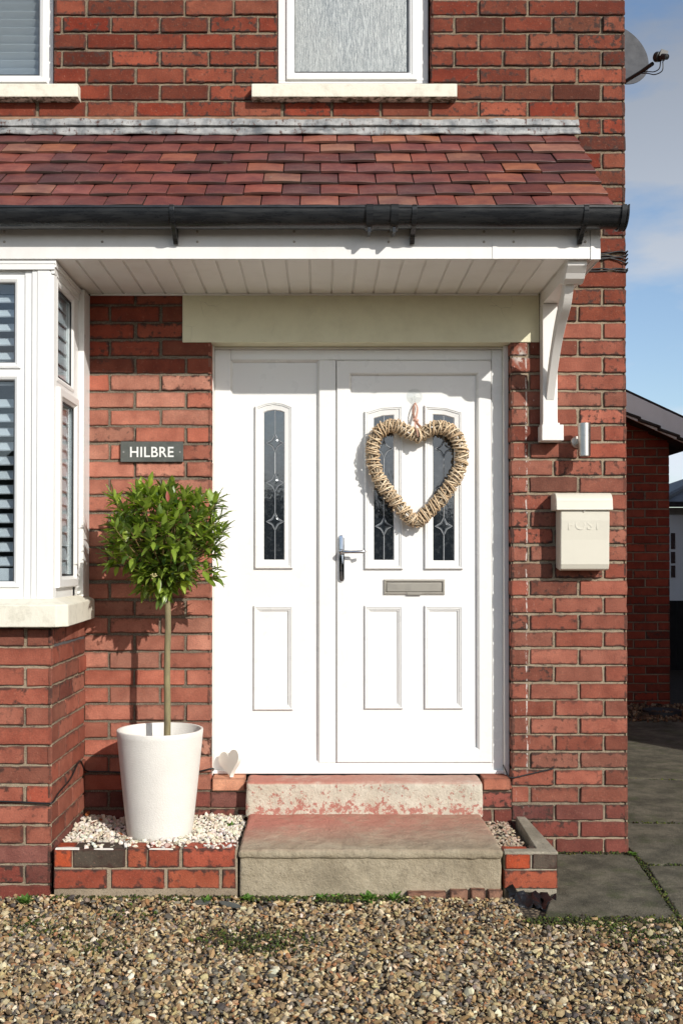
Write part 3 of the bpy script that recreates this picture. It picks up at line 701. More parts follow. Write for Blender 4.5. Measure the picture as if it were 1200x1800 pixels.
# gallows bracket
bk = MB(); bx0, bx1 = 1.037, 1.106
bk.box(bx0, bx1, -0.07, -0.002, at(965, 746, -0.07).z, 2.60)
bk.box(bx0-0.010, bx1+0.022, -0.095, -0.003, at(965, 774, -0.095).z, at(965, 747, -0.095).z+0.002)
bk.box(bx0-0.004, bx1+0.006, -0.085, -0.0025, at(965, 747, -0.095).z+0.002, at(965, 747, -0.095).z+0.012)
ogee = [(-0.003, 2.601), (-0.42, 2.601), (-0.44, 2.585), (-0.47, 2.583), (-0.50, 2.595), (-0.515, 2.615), (-0.545, 2.640), (-0.546, 2.6605), (-0.003, 2.6605)]
bk.prism(ogee, bx0+0.001, bx1+0.016, 'X')
ctl = [(-0.070, 2.150), (-0.070, 2.235), (-0.118, 2.305), (-0.165, 2.375), (-0.24, 2.44), (-0.31, 2.475), (-0.38, 2.53), (-0.455, 2.592)]
def catmull(P, n=8):
    P = [Vector(p) for p in P]; out = []
    for i in range(len(P)-1):
        a, b, c, d = P[max(0, i-1)], P[i], P[i+1], P[min(len(P)-1, i+2)]
        for k in range(n):
            t = k/n; out.append(0.5*((2*b)+(c-a)*t+(2*a-5*b+4*c-d)*t*t+(3*b-a-3*c+d)*t**3))
    out.append(P[-1]); return out
outer = catmull([(-0.071, 2.145), (-0.110, 2.215), (-0.165, 2.300), (-0.235, 2.385), (-0.315, 2.450), (-0.400, 2.510), (-0.46, 2.601)])
inner = catmull([(-0.071, 2.215), (-0.105, 2.290), (-0.160, 2.370), (-0.225, 2.450), (-0.300, 2.520), (-0.360, 2.565), (-0.395, 2.601)])
vs_ = [(x, p.x, p.y) for p, q in zip(outer, inner) for (x, p) in ((1.052, p), (1.090, p), (1.090, q), (1.052, q))]
nb = len(outer); bk.add(vs_, [(i*4+k, i*4+(k+1) % 4, (i+1)*4+(k+1) % 4, (i+1)*4+k) for i in range(nb-1) for k in range(4)]+[(0, 1, 2, 3), (nb*4-4, nb*4-3, nb*4-2, nb*4-1)])
obj('canopy_bracket', bk, M['paintwood'], house, bevel=0.004)

# ------------------------------------------------------------ bay window
FY = -0.545
def fx(px, y=FY): return at(px, 800, y).x
def fz(py, y=FY, px=30): return at(px, py, y).z
gx1 = fx(25); SX = -1.128                    # side plane
zt1, zt0 = fz(497), fz(637); zl1, zl0 = fz(668), fz(1022); zbot = fz(1056)
bw = MB()
x0w = -2.55
FR = [(0, -0.06), (0, 0.0), (0.002, 0.003), (0.012, 0.005), (0.022, 0.000), (0.026, -0.006), (0.026, -0.03)]
def bay_section(m_, xa, xb):
    m_.box(xa-0.06, xb+0.045, FY+0.005, FY+0.065, zbot, zl0-0.026); m_.box(xa-0.06, xb+0.045, FY+0.0052, FY+0.0648, zl1+0.026, zt0-0.026); m_.box(xa-0.06, xb+0.045, FY+0.005, FY+0.065, zt1+0.026, 2.655)
    m_.box(xb+0.026, xb+0.045, FY+0.0055, FY+0.064, zl0-0.026, zt1+0.026); m_.box(xa-0.06, xa-0.026, FY+0.0055, FY+0.064, zl0-0.026, zt1+0.026)
    for (a, b) in ((zl0, zl1), (zt0, zt1)):
        m_.moulding([(xa-0.026, a-0.026), (xb+0.026, a-0.026), (xb+0.026, b+0.026), (xa-0.026, b+0.026)], FR, FY)
xa_ = gx1-0.62
bay_section(bw, xa_, gx1); bay_section(bw, xa_-0.72, xa_-0.10)
# corner post with ribs
for (a, b, y) in ((gx1+0.0455, gx1+0.075, FY-0.002), (gx1+0.077, gx1+0.098, FY-0.009), (gx1+0.100, SX-0.018, FY-0.013)):
    bw.box(a, b, y, FY+0.07, zbot, 2.655)
bw.prism([(SX-0.0178, FY-0.012), (SX, FY-0.003), (SX+0.004, FY+0.03), (SX-0.012, FY+0.07), (SX-0.0178, FY+0.07)], zbot, 2.655, 'Z')
# head trim
bw.box(XL, SX+0.006, FY-0.020, FY-0.014, fz(476), 2.652); bw.box(XL, SX+0.013, FY-0.0225, FY-0.0205, fz(466), 2.6525)
# side window
ys0, ys1 = FY+0.03, -0.12
def sidebox(m_, y0, y1, z0, z1, x0=SX-0.055, x1=SX): m_.box(x0, x1, y0, y1, z0, z1)
sz_t1, sz_t0 = 2.555, at(100, 672, -0.45).z
szm = sz_t0-0.0
gy0, gy1 = -0.485, -0.235
sidebox(bw, ys0, ys1, 2.56+0.03, 2.655); sidebox(bw, ys0, gy0-0.026, zbot, 2.59); sidebox(bw, gy1+0.026, ys1, zbot, 2.59)
def sidemould(m_, y0, y1, z0, z1, X0, prof):
    t = MB(); t.moulding([(y0, z0), (y1, z0), (y1, z1), (y0, z1)], prof, 0); m_.add([(X0-v[1], v[0], v[2]) for v in t.v], t.f)
su0 = szm+0.02; su1 = 2.56
sidemould(bw, gy0-0.026, gy1+0.026, su0-0.026, su1+0.03, SX, FR)
sidebox(bw, gy0-0.0262, gy1+0.0262, su0-0.06, su0-0.026)
SF = [(0, -0.05), (0, 0.016), (0.004, 0.020), (0.034, 0.020), (0.040, 0.014), (0.048, 0.008), (0.050, -0.02)]
slo = at(100, 1032, -0.35).z; 
sidemould(bw, gy0-0.030, gy1+0.055, slo, su0-0.05, SX, SF)
sidebox(bw, gy0-0.03, gy1+0.06, zbot, slo-0.002)
# post on the wall and side head trim
bw.box(SX-0.055, SX+0.026, -0.118, -0.0015, zbot-0.01, 2.652)
bw.box(SX-0.01, SX+0.004, FY-0.013, -0.119, 2.60, 2.652); bw.box(SX-0.01, SX+0.011, FY-0.013, -0.119, 2.628, 2.6515)
bwo = obj('bay_window', bw, M['upvc'], house, bevel=0.002)
for (xa, xb) in ((xa_, gx1), (xa_-0.72, xa_-0.10)):
    for (a, b) in ((zl0, zl1), (zt0, zt1)):
        obj('pane', MB().box(xa-0.002, xb+0.002, FY+0.014, FY+0.018, a-0.002, b+0.002), M['glass'], bwo)
        obj('seal', MB().moulding([(xa-0.002, a-0.002), (xb+0.002, a-0.002), (xb+0.002, b+0.002), (xa-0.002, b+0.002)], [(0, -0.003), (0, 0.004), (0.005, 0.004), (0.005, -0.003)], FY+0.010), M['gasket'], bwo)
    sh = MB(); zz = zl0-0.01
    sh.box(xb-0.012, xb+0.03, FY+0.055, FY+0.085, zl0-0.03, zt1+0.03); sh.box(xa-0.03, xa+0.012, FY+0.055, FY+0.085, zl0-0.03, zt1+0.03)
    sh.box(xa+0.012, xb-0.012, FY+0.056, FY+0.084, zl0-0.03, zl0+0.055); sh.box(xa+0.012, xb-0.012, FY+0.056, FY+0.084, zl1-0.01, zt0+0.02)
    for (a, b) in ((zl0+0.085, zl1-0.03), (zt0+0.04, zt1)):
        zz = a
        while zz < b:
            m4 = Matrix.Translation((0, FY+0.07, zz)) @ Matrix.Rotation(math.radians(38), 4, 'X')
            sh.box(xa+0.013, xb-0.013, -0.031, 0.031, -0.005, 0.005, mat=m4); zz += 0.0615
    obj('window_shutter', sh, M['blind'], bwo, bevel=0.003)
for (a, b, o_) in ((su0, su1+0.0, 0.0), (slo+0.05, su0-0.10, 0.012)):
    e = 0.0 if o_ == 0 else 0.020
    obj('pane', MB().box(SX-0.018+o_, SX-0.014+o_, gy0+e-0.003, gy1-0.0+0.005, a-0.003, b+0.003), M['glass'], bwo)
    t = MB(); t.moulding([(gy0+e, a), (gy1+0.002, a), (gy1+0.002, b), (gy0+e, b)], [(0, -0.003), (0, 0.004), (0.006, 0.004), (0.006, -0.003)], 0)
    t2 = MB(); t2.add([(SX-0.008+o_-v[1], v[0], v[2]) for v in t.v], t.f); obj('seal', t2, M['gasket'], bwo)
sh = MB()
sh.box(SX-0.052, SX-0.040, gy0-0.02, gy0+0.01, zl0, 2.6); sh.box(SX-0.052, SX-0.040, gy1+0.02, gy1+0.045, zl0, 2.6)
zz = zl0+0.06
while zz < 2.58:
    m4 = Matrix.Translation((SX-0.029, 0, zz)) @ Matrix.Rotation(math.radians(78), 4, 'Y'); sh.box(-0.031, 0.031, gy0-0.01, gy1+0.012, -0.003, 0.003, mat=m4); zz += 0.0615
obj('window_shutter', sh, M['blind'], bwo)
# sill of the bay: thick cream painted stone returning round the corner
bs = MB(); sy = -0.675; sxr = at(112, 1080, sy).x+0.0
z_t = at(60, 1062, sy).z; z_b = at(60, 1103, sy).z
o_ = [(XL, sy), (sxr-0.03, sy), (sxr+0.008, sy+0.05), (-1.075, -0.04), (-1.075, -0.0016), (-1.165, -0.0016), (-1.165, -0.49), (XL, -0.49)]
i_ = [(XL, -0.60), (sxr-0.085, -0.60), (sxr-0.065, -0.57), (-1.125, -0.04), (-1.125, -0.0016), (-1.165, -0.0016), (-1.165, -0.49), (XL, -0.49)]
n8 = len(o_); lv = [(o_, z_b), (o_, z_t-0.004), (i_, z_t+0.022), (i_, zbot+0.003)]
bs.add([(p[0], p[1], z) for (q, z) in lv for p in q], [(i*n8+k, i*n8+(k+1) % n8, (i+1)*n8+(k+1) % n8, (i+1)*n8+k) for i in range(3) for k in range(n8)]+[tuple(range(n8)), tuple(range(3*n8, 4*n8))])
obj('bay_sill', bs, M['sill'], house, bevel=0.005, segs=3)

# ------------------------------------------------------------ door
DY = 0.105      # face of the frame
def dx(px, y=DY): return at(px, 980, y).x
def dz(py, y=DY, px=600): return at(px, py, y).z
def rect(a, b, c, d, y): # px: left, right, top, bottom
    return [(dx(a, y), dz(d, y)), (dx(b, y), dz(d, y)), (dx(b, y), dz(c, y)), (dx(a, y), dz(c, y))]
df = MB()
fo = [(DX0+0.004, DZ0), (DX1-0.022, DZ0), (DX1-0.022, LZ0-0.012), (DX0+0.004, LZ0-0.012)]
zin0, zin1 = dz(1341), dz(633)
xm0, xm1 = dx(560.5), dx(590.5); xa, xb = dx(405), dx(864)
df.box(fo[0][0], xa, DY, DY+0.06, DZ0, LZ0-0.012); df.box(xb, fo[1][0], DY, DY+0.06, DZ0, LZ0-0.012)
df.box(xa, xb, DY, DY+0.06, zin1, LZ0-0.012); df.box(xa, xb, DY, DY+0.06, DZ0, zin0); df.box(xm0, xm1, DY, DY+0.06, zin0, zin1)
df.box(fo[0][0]-0.001, fo[1][0]+0.001, DY-0.022, DY-0.0005, DZ0-0.001, DZ0+0.016)   # threshold drip
fro = obj('door_frame', df, M['door'], house, bevel=0.004)
tr_ = MB(); tr_.box(DX1-0.022, DX1-0.001, DY-0.045, DY+0.05, DZ0, LZ0-0.002); tr_.box(DX0+0.001, DX0+0.0035, DY-0.06, DY+0.05, DZ0, LZ0-0.002); tr_.box(DX0+0.004, DX1-0.0225, DY-0.012, DY+0.05, LZ0-0.0115, LZ0-0.001)
obj('frame_trim', tr_, M['paintwood'], house, bevel=0.002)
# mitre lines of the welded corners, as narrow recessed-looking seams
STEP = [(0, 0), (0.002, 0.011), (0.005, 0.0135), (0.010, 0.0135), (0.0105, 0.009), (0.0135, 0.009), (0.0140, 0.0115), (0.017, 0.0115), (0.0175, 0.006), (0.021, 0.006), (0.0215, 0.0075), (0.025, 0.0070), (0.0265, 0.0005)]
def glazed_prof(wd): return [(0, 0), (0.002, 0.012), (0.005, 0.0155), (0.010, 0.0155), (0.0105, 0.011), (0.0135, 0.011), (0.0140, 0.0135), (0.017, 0.0135), (0.0175, 0.008), (0.021, 0.008), (0.0215, 0.0095), (0.026, 0.0085), (wd-0.004, 0.0060), (wd, 0.0008)]
def leading(gl_c, tops, y, zb, zt, parent, half=16.0):
    m_ = MB()
    x = dx(gl_c, y); prev = zt
    hw = 15.5/363; hh = 16.5/363
    for c_ in tops:
        zc = dz(c_, y)
        m_.tube([(x, y, prev), (x, y, zc+hh)], 0.0026, 6); prev = zc-hh
        ring = []
        P4 = [(0, hh), (hw, 0), (0, -hh), (-hw, 0)]
        for i in range(4):
            a, b = Vector(P4[i]), Vector(P4[(i+1) % 4])
            for k in range(6):
                t = k/6; q = a.lerp(b, t)*(1-0.55*math.sin(PI*t)*0.55); ring.append(q)
        m_.tube([(x+q.x, y-0.0008, zc+q.y) for q in ring], 0.0023, 6, closed=True)
        vs = [(x+q.x*0.95, y+0.001, zc+q.y*0.95) for q in ring]+[(x+q.x*0.66, y-0.0015, zc+q.y*0.66) for q in ring]; R_ = len(ring)
        g_m = MB(); g_m.add(vs, [(i, (i+1) % R_, (i+1) % R_+R_, i+R_) for i in range(R_)]); obj('bevelled_glass', g_m, M['bevelglass'], parent)
    m_.tube([(x, y, prev), (x, y, zb)], 0.0026, 6)
    obj('leading', m_, M['lead came'], parent, smooth=60)
# side panel
SY = DY+0.022
sp = MB(); pts = [(xa-0.01, zin0-0.01), (xm0+0.01, zin0-0.01), (xm0+0.01, zin1+0.01), (xa-0.01, zin1+0.01)]
sp.box(xa-0.01, xm0+0.01, SY, SY+0.03, zin0-0.01, zin1+0.01)
sp.moulding([(xa-0.001, zin0-0.001), (xm0+0.001, zin0-0.001), (xm0+0.001, zin1+0.001), (xa-0.001, zin1+0.001)], [(0, 0.021), (0.003, 0.015), (0.006, 0.012), (0.010, 0.0005)], SY)
cxs = 0.5*(447.7+515.4)
arch = [(dx(447.7, SY), dz(1000, SY)), (dx(515.4, SY), dz(1000, SY)), (dx(515.4, SY), dz(714.5, SY)), (dx(498, SY), dz(707.5, SY)), (dx(cxs, SY), dz(705, SY)), (dx(466, SY), dz(707.5, SY)), (dx(447.7, SY), dz(714.5, SY))]
gw = (dx(464, SY)-dx(447.7, SY))
sp.moulding(arch, glazed_prof(gw), SY)
sp.moulding(rect(446, 516, 1064, 1248, SY), STEP, SY)
spo = obj('side_panel', sp, M['door'], house, smooth=25)
gp = MB(); gp.moulding(arch, [(gw-0.001, 0.0009), (gw+0.0015, 0.0012)], SY, cap=True); obj('pane', gp, M['doorglass'], spo)
leading(483.3, (779, 849, 917), SY-0.0022, dz(983, SY), dz(721, SY), spo)
# door leaf
LY = DY+0.014; SA = DY-0.006
dl = MB(); dxa, dxb = xm1+0.003, xb-0.003; dza, dzb = zin0+0.003, zin1-0.003
wd_ = dx(617.5, SA)-dxa
dl.moulding([(dxa, dza), (dxb, dza), (dxb, dzb), (dxa, dzb)], [(0, -0.05), (0, 0.0), (0.004, 0.003), (wd_-0.012, 0.003), (wd_-0.006, -0.002), (wd_, -0.018)], SA)
dl.box(dxa+0.02, dxb-0.02, LY, LY+0.04, dza+0.02, dzb-0.02)
dg = []
for (a, b, tl, tr2, ga) in ((640, 708, 723.5, 712.5, 18), (745, 813, 712.5, 723.5, 17)):
    ol = [(dx(a, LY), dz(1001, LY)), (dx(b, LY), dz(1001, LY)), (dx(b, LY), dz(tr2, LY)), (dx(a, LY), dz(tl, LY))]
    if tl > tr2: ol = ol[:3]+[(dx(a+30, LY), dz(714.8, LY)), ol[3]]
    else: ol = ol[:3]+[(dx(b-30, LY), dz(714.8, LY)), ol[3]]
    gw = dx(a+ga, LY)-dx(a, LY)-0.003
    dl.moulding(ol, glazed_prof(gw), LY); dg.append((ol, gw, 0.5*(a+b)+0.5))
    dl.moulding(rect(a, b, 1064, 1246, LY), STEP, LY)
door = obj('door', dl, M['door'], house, smooth=25)
for ol, gw, c in dg:
    gp = MB(); gp.moulding(ol, [(gw-0.001, 0.0009), (gw+0.0015, 0.0012)], LY, cap=True); obj('pane', gp, M['doorglass'], door)
    leading(c, (789, 857, 925), LY-0.0022, dz(985, LY), dz(731, LY), door)
# handle
hm = MB(); hy = SA-0.003; hx = dx(600, hy); z0, z1 = dz(1023, hy), dz(940, hy); r = 0.0155
pl = [(hx+r*math.cos(a), z1-r+r*math.sin(a)) for a in np.linspace(0, PI, 10)]+[(hx+r*math.cos(a), z0+r+r*math.sin(a)) for a in np.linspace(PI, 2*PI, 10)]
hm.moulding(pl, [(0, 0), (0, 0.005), (0.003, 0.010), (0.006, 0.011)], hy, cap=True)
zl = dz(970, hy); ox = Matrix.Rotation(PI/2, 3, 'X')
hm.lathe([(0.013, 0), (0.013, 0.004), (0.010, 0.006), (0.010, 0.030), (0.0, 0.032)], 20, (hx, hy-0.010, zl), mat=ox)
hm.tube([(hx, hy-0.034, zl), (hx+0.010, hy-0.044, zl), (hx+0.03, hy-0.047, zl-0.001), (hx+0.07, hy-0.047, zl-0.001), (hx+0.10, hy-0.045, zl), (hx+0.114, hy-0.040, zl+0.002)], [0.009, 0.009, 0.008, 0.0075, 0.0085, 0.007], 12)
hm.lathe([(0.0065, 0), (0.0065, 0.003), (0.0, 0.003)], 16, (hx, hy-0.010, dz(1003, hy)), mat=ox)
obj('handle', hm, M['chrome'], door, smooth=40)
km = MB(); km.lathe([(0.004, 0), (0.004, 0.0015), (0, 0.0015)], 12, (hx, hy-0.0135, dz(1001, hy)), mat=ox); km.box(hx-0.0025, hx+0.0025, hy-0.0148, hy-0.011, dz(1012, hy), dz(1003, hy)); obj('keyhole', km, M['gasket'], door)
lp = MB(); o_ = rect(674, 781, 1018.5, 1045, LY-0.001)
lp.moulding(o_, [(0, 0), (0, 0.006), (0.003, 0.010), (0.010, 0.010), (0.012, 0.004)], LY-0.001)
i0, i1 = o_[0][0]+0.012, o_[1][0]-0.012
lp.box(i0, i1, LY-0.0035, LY-0.001, o_[0][1]+0.012, o_[2][1]-0.012)
lp.box(i0+0.003, i1-0.003, LY-0.009, LY-0.0045, o_[0][1]+0.014, o_[2][1]-0.018)
lp.box(0.5*(i0+i1)-0.035, 0.5*(i0+i1)+0.035, LY-0.0145, LY-0.0105, o_[0][1]-0.002, o_[0][1]+0.009)
obj('letter_plate', lp, M['plate'], door, bevel=0.0015)

# ------------------------------------------------------------ wicker heart
HY = LY-0.062
hp = [(734, 766), (721, 762), (706, 753), (690, 749), (673, 753), (661, 766), (655, 786), (656, 813), (667, 843), (688, 872), (708, 897), (731, 916), (751, 900), (773, 878), (793, 850), (808, 822), (810, 792), (801, 768), (785, 754), (768, 751), (752, 756), (742, 763)]
hp = [at(x, y, HY) for x, y in hp]
def closed_cr(P, n):
    out = []; N_ = len(P)
    for i in range(N_):
        a, b, c, d = P[i-1], P[i], P[(i+1) % N_], P[(i+2) % N_]
        for k in range(n):
            t = k/n; out.append(0.5*((2*b)+(c-a)*t+(2*a-5*b+4*c-d)*t*t+(3*b-a-3*c+d)*t**3))
    return out
hc = closed_cr(hp, 24); HN = len(hc)
cum = [0]; 
for i in range(HN): cum.append(cum[-1]+(hc[(i+1) % HN]-hc[i]).length)
HL = cum[-1]
def heart_at(s):
    s = s % HL; i = int(np.searchsorted(cum, s, side='right')-1); i = min(i, HN-1); t = (s-cum[i])/max(1e-9, cum[i+1]-cum[i])
    a, b = hc[i], hc[(i+1) % HN]; return a.lerp(b, t), (hc[(i+3) % HN]-hc[i-2]).normalized()
wm = MB()
def wk(): v = RNG.uniform(0.85, 1.2); b = [(0.72, 0.55, 0.36), (0.80, 0.66, 0.47), (0.62, 0.45, 0.28)][RNG.integers(3)]; return (b[0]*v, b[1]*v, b[2]*v, 1)
HR = 0.0325
for L0 in range(12):     # the lengthwise core canes
    ph = 2*PI*L0/12; pts = []
    for i in range(160):
        c_, t = heart_at(HL*i/160); nrm = Vector((t.z, 0, -t.x)); an = ph+0.25*math.sin(i*0.4+L0); pts.append(c_+(nrm*math.cos(an)+Vector((0, -1, 0))*math.sin(an))*HR*0.72)
    wm.tube(pts, 0.0045, 5, closed=True, col=tuple(q*0.5 for q in wk()[:3])+(1,))
for direction, turns, rad, nseg in ((1, 60, HR, 14), (-1, 56, HR*0.90, 14), (1, 22, HR*1.08, 14)):
    for k in range(turns):
        s0 = HL*k/turns+RNG.normal(0, 0.0015); adv = direction*RNG.uniform(0.016, 0.052); ph = RNG.uniform(-0.3, 0.3); pts = []
        rr = rad*RNG.uniform(0.96, 1.07)
        for i in range(nseg+1):
            u = i/nseg; an = ph+2*PI*u*1.02; c_, t = heart_at(s0+adv*(u-0.5)*1.6); nrm = Vector((t.z, 0, -t.x))
            pts.append(c_+(nrm*math.cos(an)+Vector((0, -1, 0))*math.sin(an))*rr*(1+0.02*math.sin(an*3+k)))
        wm.tube(pts, RNG.uniform(0.0022, 0.0034), 6, col=wk())
wh = thing('wicker_heart', 'pale wicker heart wreath hanging on the white front door by a pink ribbon', 'wreath', tuple(at(731, 912, HY)))
def into(o, root): o.parent = root; o.matrix_parent_inverse = Matrix.Translation(-Vector(root.location)); return o
into(obj('heart_wreath', wm, M['wicker'], smooth=60), wh)
rb = MB(); cx_ = dx(729, LY); ztop_ = dz(711, LY); zk = dz(741, LY)
lpv = [(cx_+0.001, LY-0.012, ztop_+0.006), (cx_-0.008, LY-0.02, ztop_-0.015), (cx_-0.011, LY-0.03, ztop_-0.045), (cx_-0.002, LY-0.04, zk), (cx_+0.010, LY-0.045, zk-0.018), (cx_+0.022, LY-0.06, zk-0.035)]
rb.tube(catmull(lpv, 5), 0.0075, 6, flat=0.35)
rb.tube(catmull([(cx_+0.001, LY-0.012, ztop_+0.006), (cx_+0.010, LY-0.02, ztop_-0.015), (cx_+0.008, LY-0.035, ztop_-0.045), (cx_-0.001, LY-0.042, zk), (cx_-0.004, LY-0.07, zk-0.03), (cx_+0.002, LY-0.105, zk-0.062), (cx_+0.006, LY-0.10, zk-0.085)], 5), 0.0065, 6, flat=0.35)
rb.tube([(cx_-0.009, LY-0.042, zk+0.002), (cx_, LY-0.050, zk), (cx_+0.009, LY-0.042, zk-0.002)], 0.0085, 8)
into(obj('ribbon', rb, M['ribbon'], smooth=60), wh)
sc_ = MB(); pz = dz(697, LY); sc_.lathe([(0.039, 0.0), (0.037, 0.002), (0.02, 0.006), (0.008, 0.008), (0.006, 0.016), (0.0, 0.017)], 32, (dx(728, LY), LY-0.0005, pz), mat=ox)
sc_.tube([(dx(728, LY), LY-0.014, pz), (dx(728, LY), LY-0.018, pz-0.02), (dx(728, LY), LY-0.024, pz-0.032), (dx(728, LY), LY-0.03, pz-0.028)], 0.002, 6)
tag(obj('suction_hook', sc_, M['sucker'], smooth=50), 'clear suction hook stuck to the door above the wicker heart', 'hook')

# ------------------------------------------------------------ name plate
npy = -0.004; pth = 0.014
a, b = at(212, 812, -0.018), at(322, 776, -0.018)
npm = MB(); npm.box(a.x, b.x, -0.018, -0.004, a.z, b.z)
npo = tag(obj('name_plate', npm, M['slate'], bevel=0.0022), 'grey slate house name plate reading HILBRE on the bricks left of the door', 'sign')
def text_mesh(name, s, size, loc, mat, parent, ext=0.0006, off=0.0, sx=1.0, align='CENTER', bev=0.0):
    cu = bpy.data.curves.new(name, 'FONT'); cu.body = s; cu.size = size; cu.extrude = ext; cu.offset = off; cu.align_x = align; cu.align_y = 'CENTER'; cu.bevel_depth = bev; cu.space_character = 1.05
    t = bpy.data.objects.new(name+'_tmp', cu); C.objects.link(t); bpy.context.view_layer.update()
    me = bpy.data.meshes.new_from_object(t); bpy.data.objects.remove(t); me.materials.clear(); me.materials.append(mat)
    xs = [v.co.x for v in me.vertices]; ys = [v.co.y for v in me.vertices]; wx = max(xs)-min(xs); hy_ = max(ys)-min(ys); mx_ = (max(xs)+min(xs))/2; my_ = (max(ys)+min(ys))/2
    W_, H_ = size if isinstance(size, tuple) else (None, None)
    return me, wx, hy_, mx_, my_
def lettering(name, s, x0, x1, z0, z1, y, mat, parent, ext=0.0006, off=0.0, bev=0.0):
    me, wx, hy_, mx_, my_ = text_mesh(name, s, 1.0, None, mat, None, 0.5, off/(z1-z0)*0.7, bev=bev)
    for v in me.vertices:
        x = (v.co.x-mx_)/wx*(x1-x0)+(x0+x1)/2; z = (v.co.y-my_)/hy_*(z1-z0)+(z0+z1)/2; yy = y-(v.co.z+0.5)*ext*2
        v.co = (x, yy, z)
    me.flip_normals(); return link(name, me, parent)
p0, p1 = at(229, 803.5, -0.0185), at(305.5, 785.5, -0.0185)
lettering('lettering', 'HILBRE', p0.x, p1.x, p0.z, p1.z, -0.0182, M['letter'], npo, off=0.0008)
for px in (217.5, 316.5):
    q = at(px, 794.5, -0.018); s_ = MB(); s_.lathe([(0.0045, 0.0), (0.004, 0.0012), (0.0015, 0.0006), (0.0, 0.0004)], 14, (q.x, -0.018, q.z), mat=ox); obj('screw', s_, M['grommet'], npo, smooth=40)

# ------------------------------------------------------------ post box
pbx = thing('post_box', 'cream enamelled metal post box embossed POST on the brick pier right of the door', 'post box', (at(1024, 1003, -0.1).x, 0, at(1024, 1003, -0.1).z))
yb = -0.105
zt_, zb_ = at(1020, 896, yb).z, at(1020, 1003, yb).z; xl, xr = at(984.5, 950, yb).x, at(1070.5, 950, yb).x
pm_ = MB(); 
sec = [(-0.004, zb_+0.012), (-0.004, zt_+0.02), (yb-0.006, zt_+0.02), (yb-0.006, zt_-0.05), (yb, zt_-0.14), (yb+0.002, zb_+0.03), (yb+0.012, zb_+0.006), (yb+0.03, zb_)]
pm_.prism(sec, xl, xr, 'X'); into(obj('body', pm_, M['postbox'], bevel=0.006, segs=3), pbx)
zl_ = at(1020, 868, -0.05).z; hm_ = MB(); ra = 0.055
lid = [(-0.003, zt_-0.002), (-0.003, zl_), (-0.035, zl_+0.002)]+[(-0.075-0.045*math.sin(a), zl_-0.045+0.047*math.cos(a)) for a in np.linspace(0.1, PI/2, 8)]+[(-0.124, zt_+0.004), (-0.126, zt_-0.002)]
xl2, xr2 = at(977, 880, -0.12).x, at(1076.5, 880, -0.12).x
hm_.prism(lid, xl2, xr2, 'X'); into(obj('lid', hm_, M['postbox'], bevel=0.004, segs=3), pbx)
lk = MB(); q = at(1026, 898, -0.115); lk.lathe([(0.0055, 0), (0.005, 0.003), (0, 0.003)], 14, (q.x, yb-0.008, zt_-0.006), mat=ox); into(obj('lock', lk, M['plate'], smooth=40), pbx)
p0, p1 = at(998, 931, yb-0.004), at(1056, 914, yb-0.004)
into(lettering('lettering', 'POST', p0.x, p1.x, p0.z, p1.z, yb-0.0045, M['postbox'], None, ext=0.0006), pbx)

# ------------------------------------------------------------ wall lamp
wl_y = -0.095; q = at(1026, 773, wl_y); rz = 11/1776*4.70
wl = thing('wall_lamp', 'brushed steel cylinder wall lamp between the canopy bracket and the post box', 'wall light', (q.x, 0, q.z))
zt_, zb_ = at(1026, 744, wl_y).z, at(1026, 802, wl_y).z; m_ = MB()
mid_ = zt_-0.4*(zt_-zb_)
m_.lathe([(0.0, zt_-0.008), (rz-0.003, zt_-0.008), (rz-0.002, zt_), (rz, zt_-0.001), (rz, mid_+0.001), (rz-0.0012, mid_+0.0008), (rz-0.0012, mid_-0.0008), (rz, mid_-0.001), (rz, zb_+0.001), (rz-0.002, zb_), (rz-0.003, zb_+0.008), (0, zb_+0.008)], 40, (q.x, q.y, 0))
into(obj('lamp_body', m_, M['brushed'], smooth=30), wl)
m_ = MB(); bq = at(1013, 778, -0.02); m_.lathe([(0.030, 0.0), (0.030, 0.008), (0.026, 0.014), (0.0, 0.016)], 32, (q.x-0.012, -0.003, q.z), mat=ox); m_.box(q.x-0.017, q.x+0.007, -0.07, -0.015, q.z-0.012, q.z+0.012)
into(obj('wall_mount', m_, M['brushed'], smooth=30), wl)

# ------------------------------------------------------------ satellite dish on the gable side
dc = at(1079, 101, 0.75); dn = Vector((0.28, -0.92, 0.26)).normalized()
dsh = thing('satellite_dish', 'dark grey satellite dish on the side of the house near the roof line', 'satellite dish', tuple(dc))
q = dn.to_track_quat('Z', 'Y').to_matrix()
m_ = MB(); Rr = 0.192
prof = [(Rr*t, 0.16*Rr*(t*t)) for t in np.linspace(0.0, 1, 9)]
prof = [(0.0001, 0)]+prof[1:]+[(Rr+0.004, 0.16*Rr-0.001), (Rr+0.003, 0.16*Rr-0.007)]+[(Rr*t, 0.16*Rr*(t*t)-0.005) for t in np.linspace(0.98, 0.0, 8)]
m_.lathe(prof, 48, dc, mat=q); into(obj('dish', m_, M['dish'], smooth=40), dsh)
lnb = at(1160, 100, 0.42)
arm = MB(); st_ = at(1092, 147, 0.70); arm.tube([dc+dn*(-0.03)+Vector((0, 0, -0.10)), st_, at(1125, 127, 0.55), at(1146, 112, 0.45)], 0.0105, 8)
arm.tube([dc-dn*0.01, dc-dn*0.09, Vector((XR+0.0, dc.y+0.1, dc.z-0.06))], 0.018, 8); into(obj('arm', arm, M['black'], smooth=50), dsh)
m_ = MB(); d_ = (dc-lnb).normalized(); qq = d_.to_track_quat('Z', 'Y').to_matrix()
m_.lathe([(0, -0.055), (0.014, -0.052), (0.016, -0.02), (0.016, 0.0), (0.024, 0.004), (0.026, 0.03), (0.020, 0.034), (0, 0.03)], 20, lnb, mat=qq)
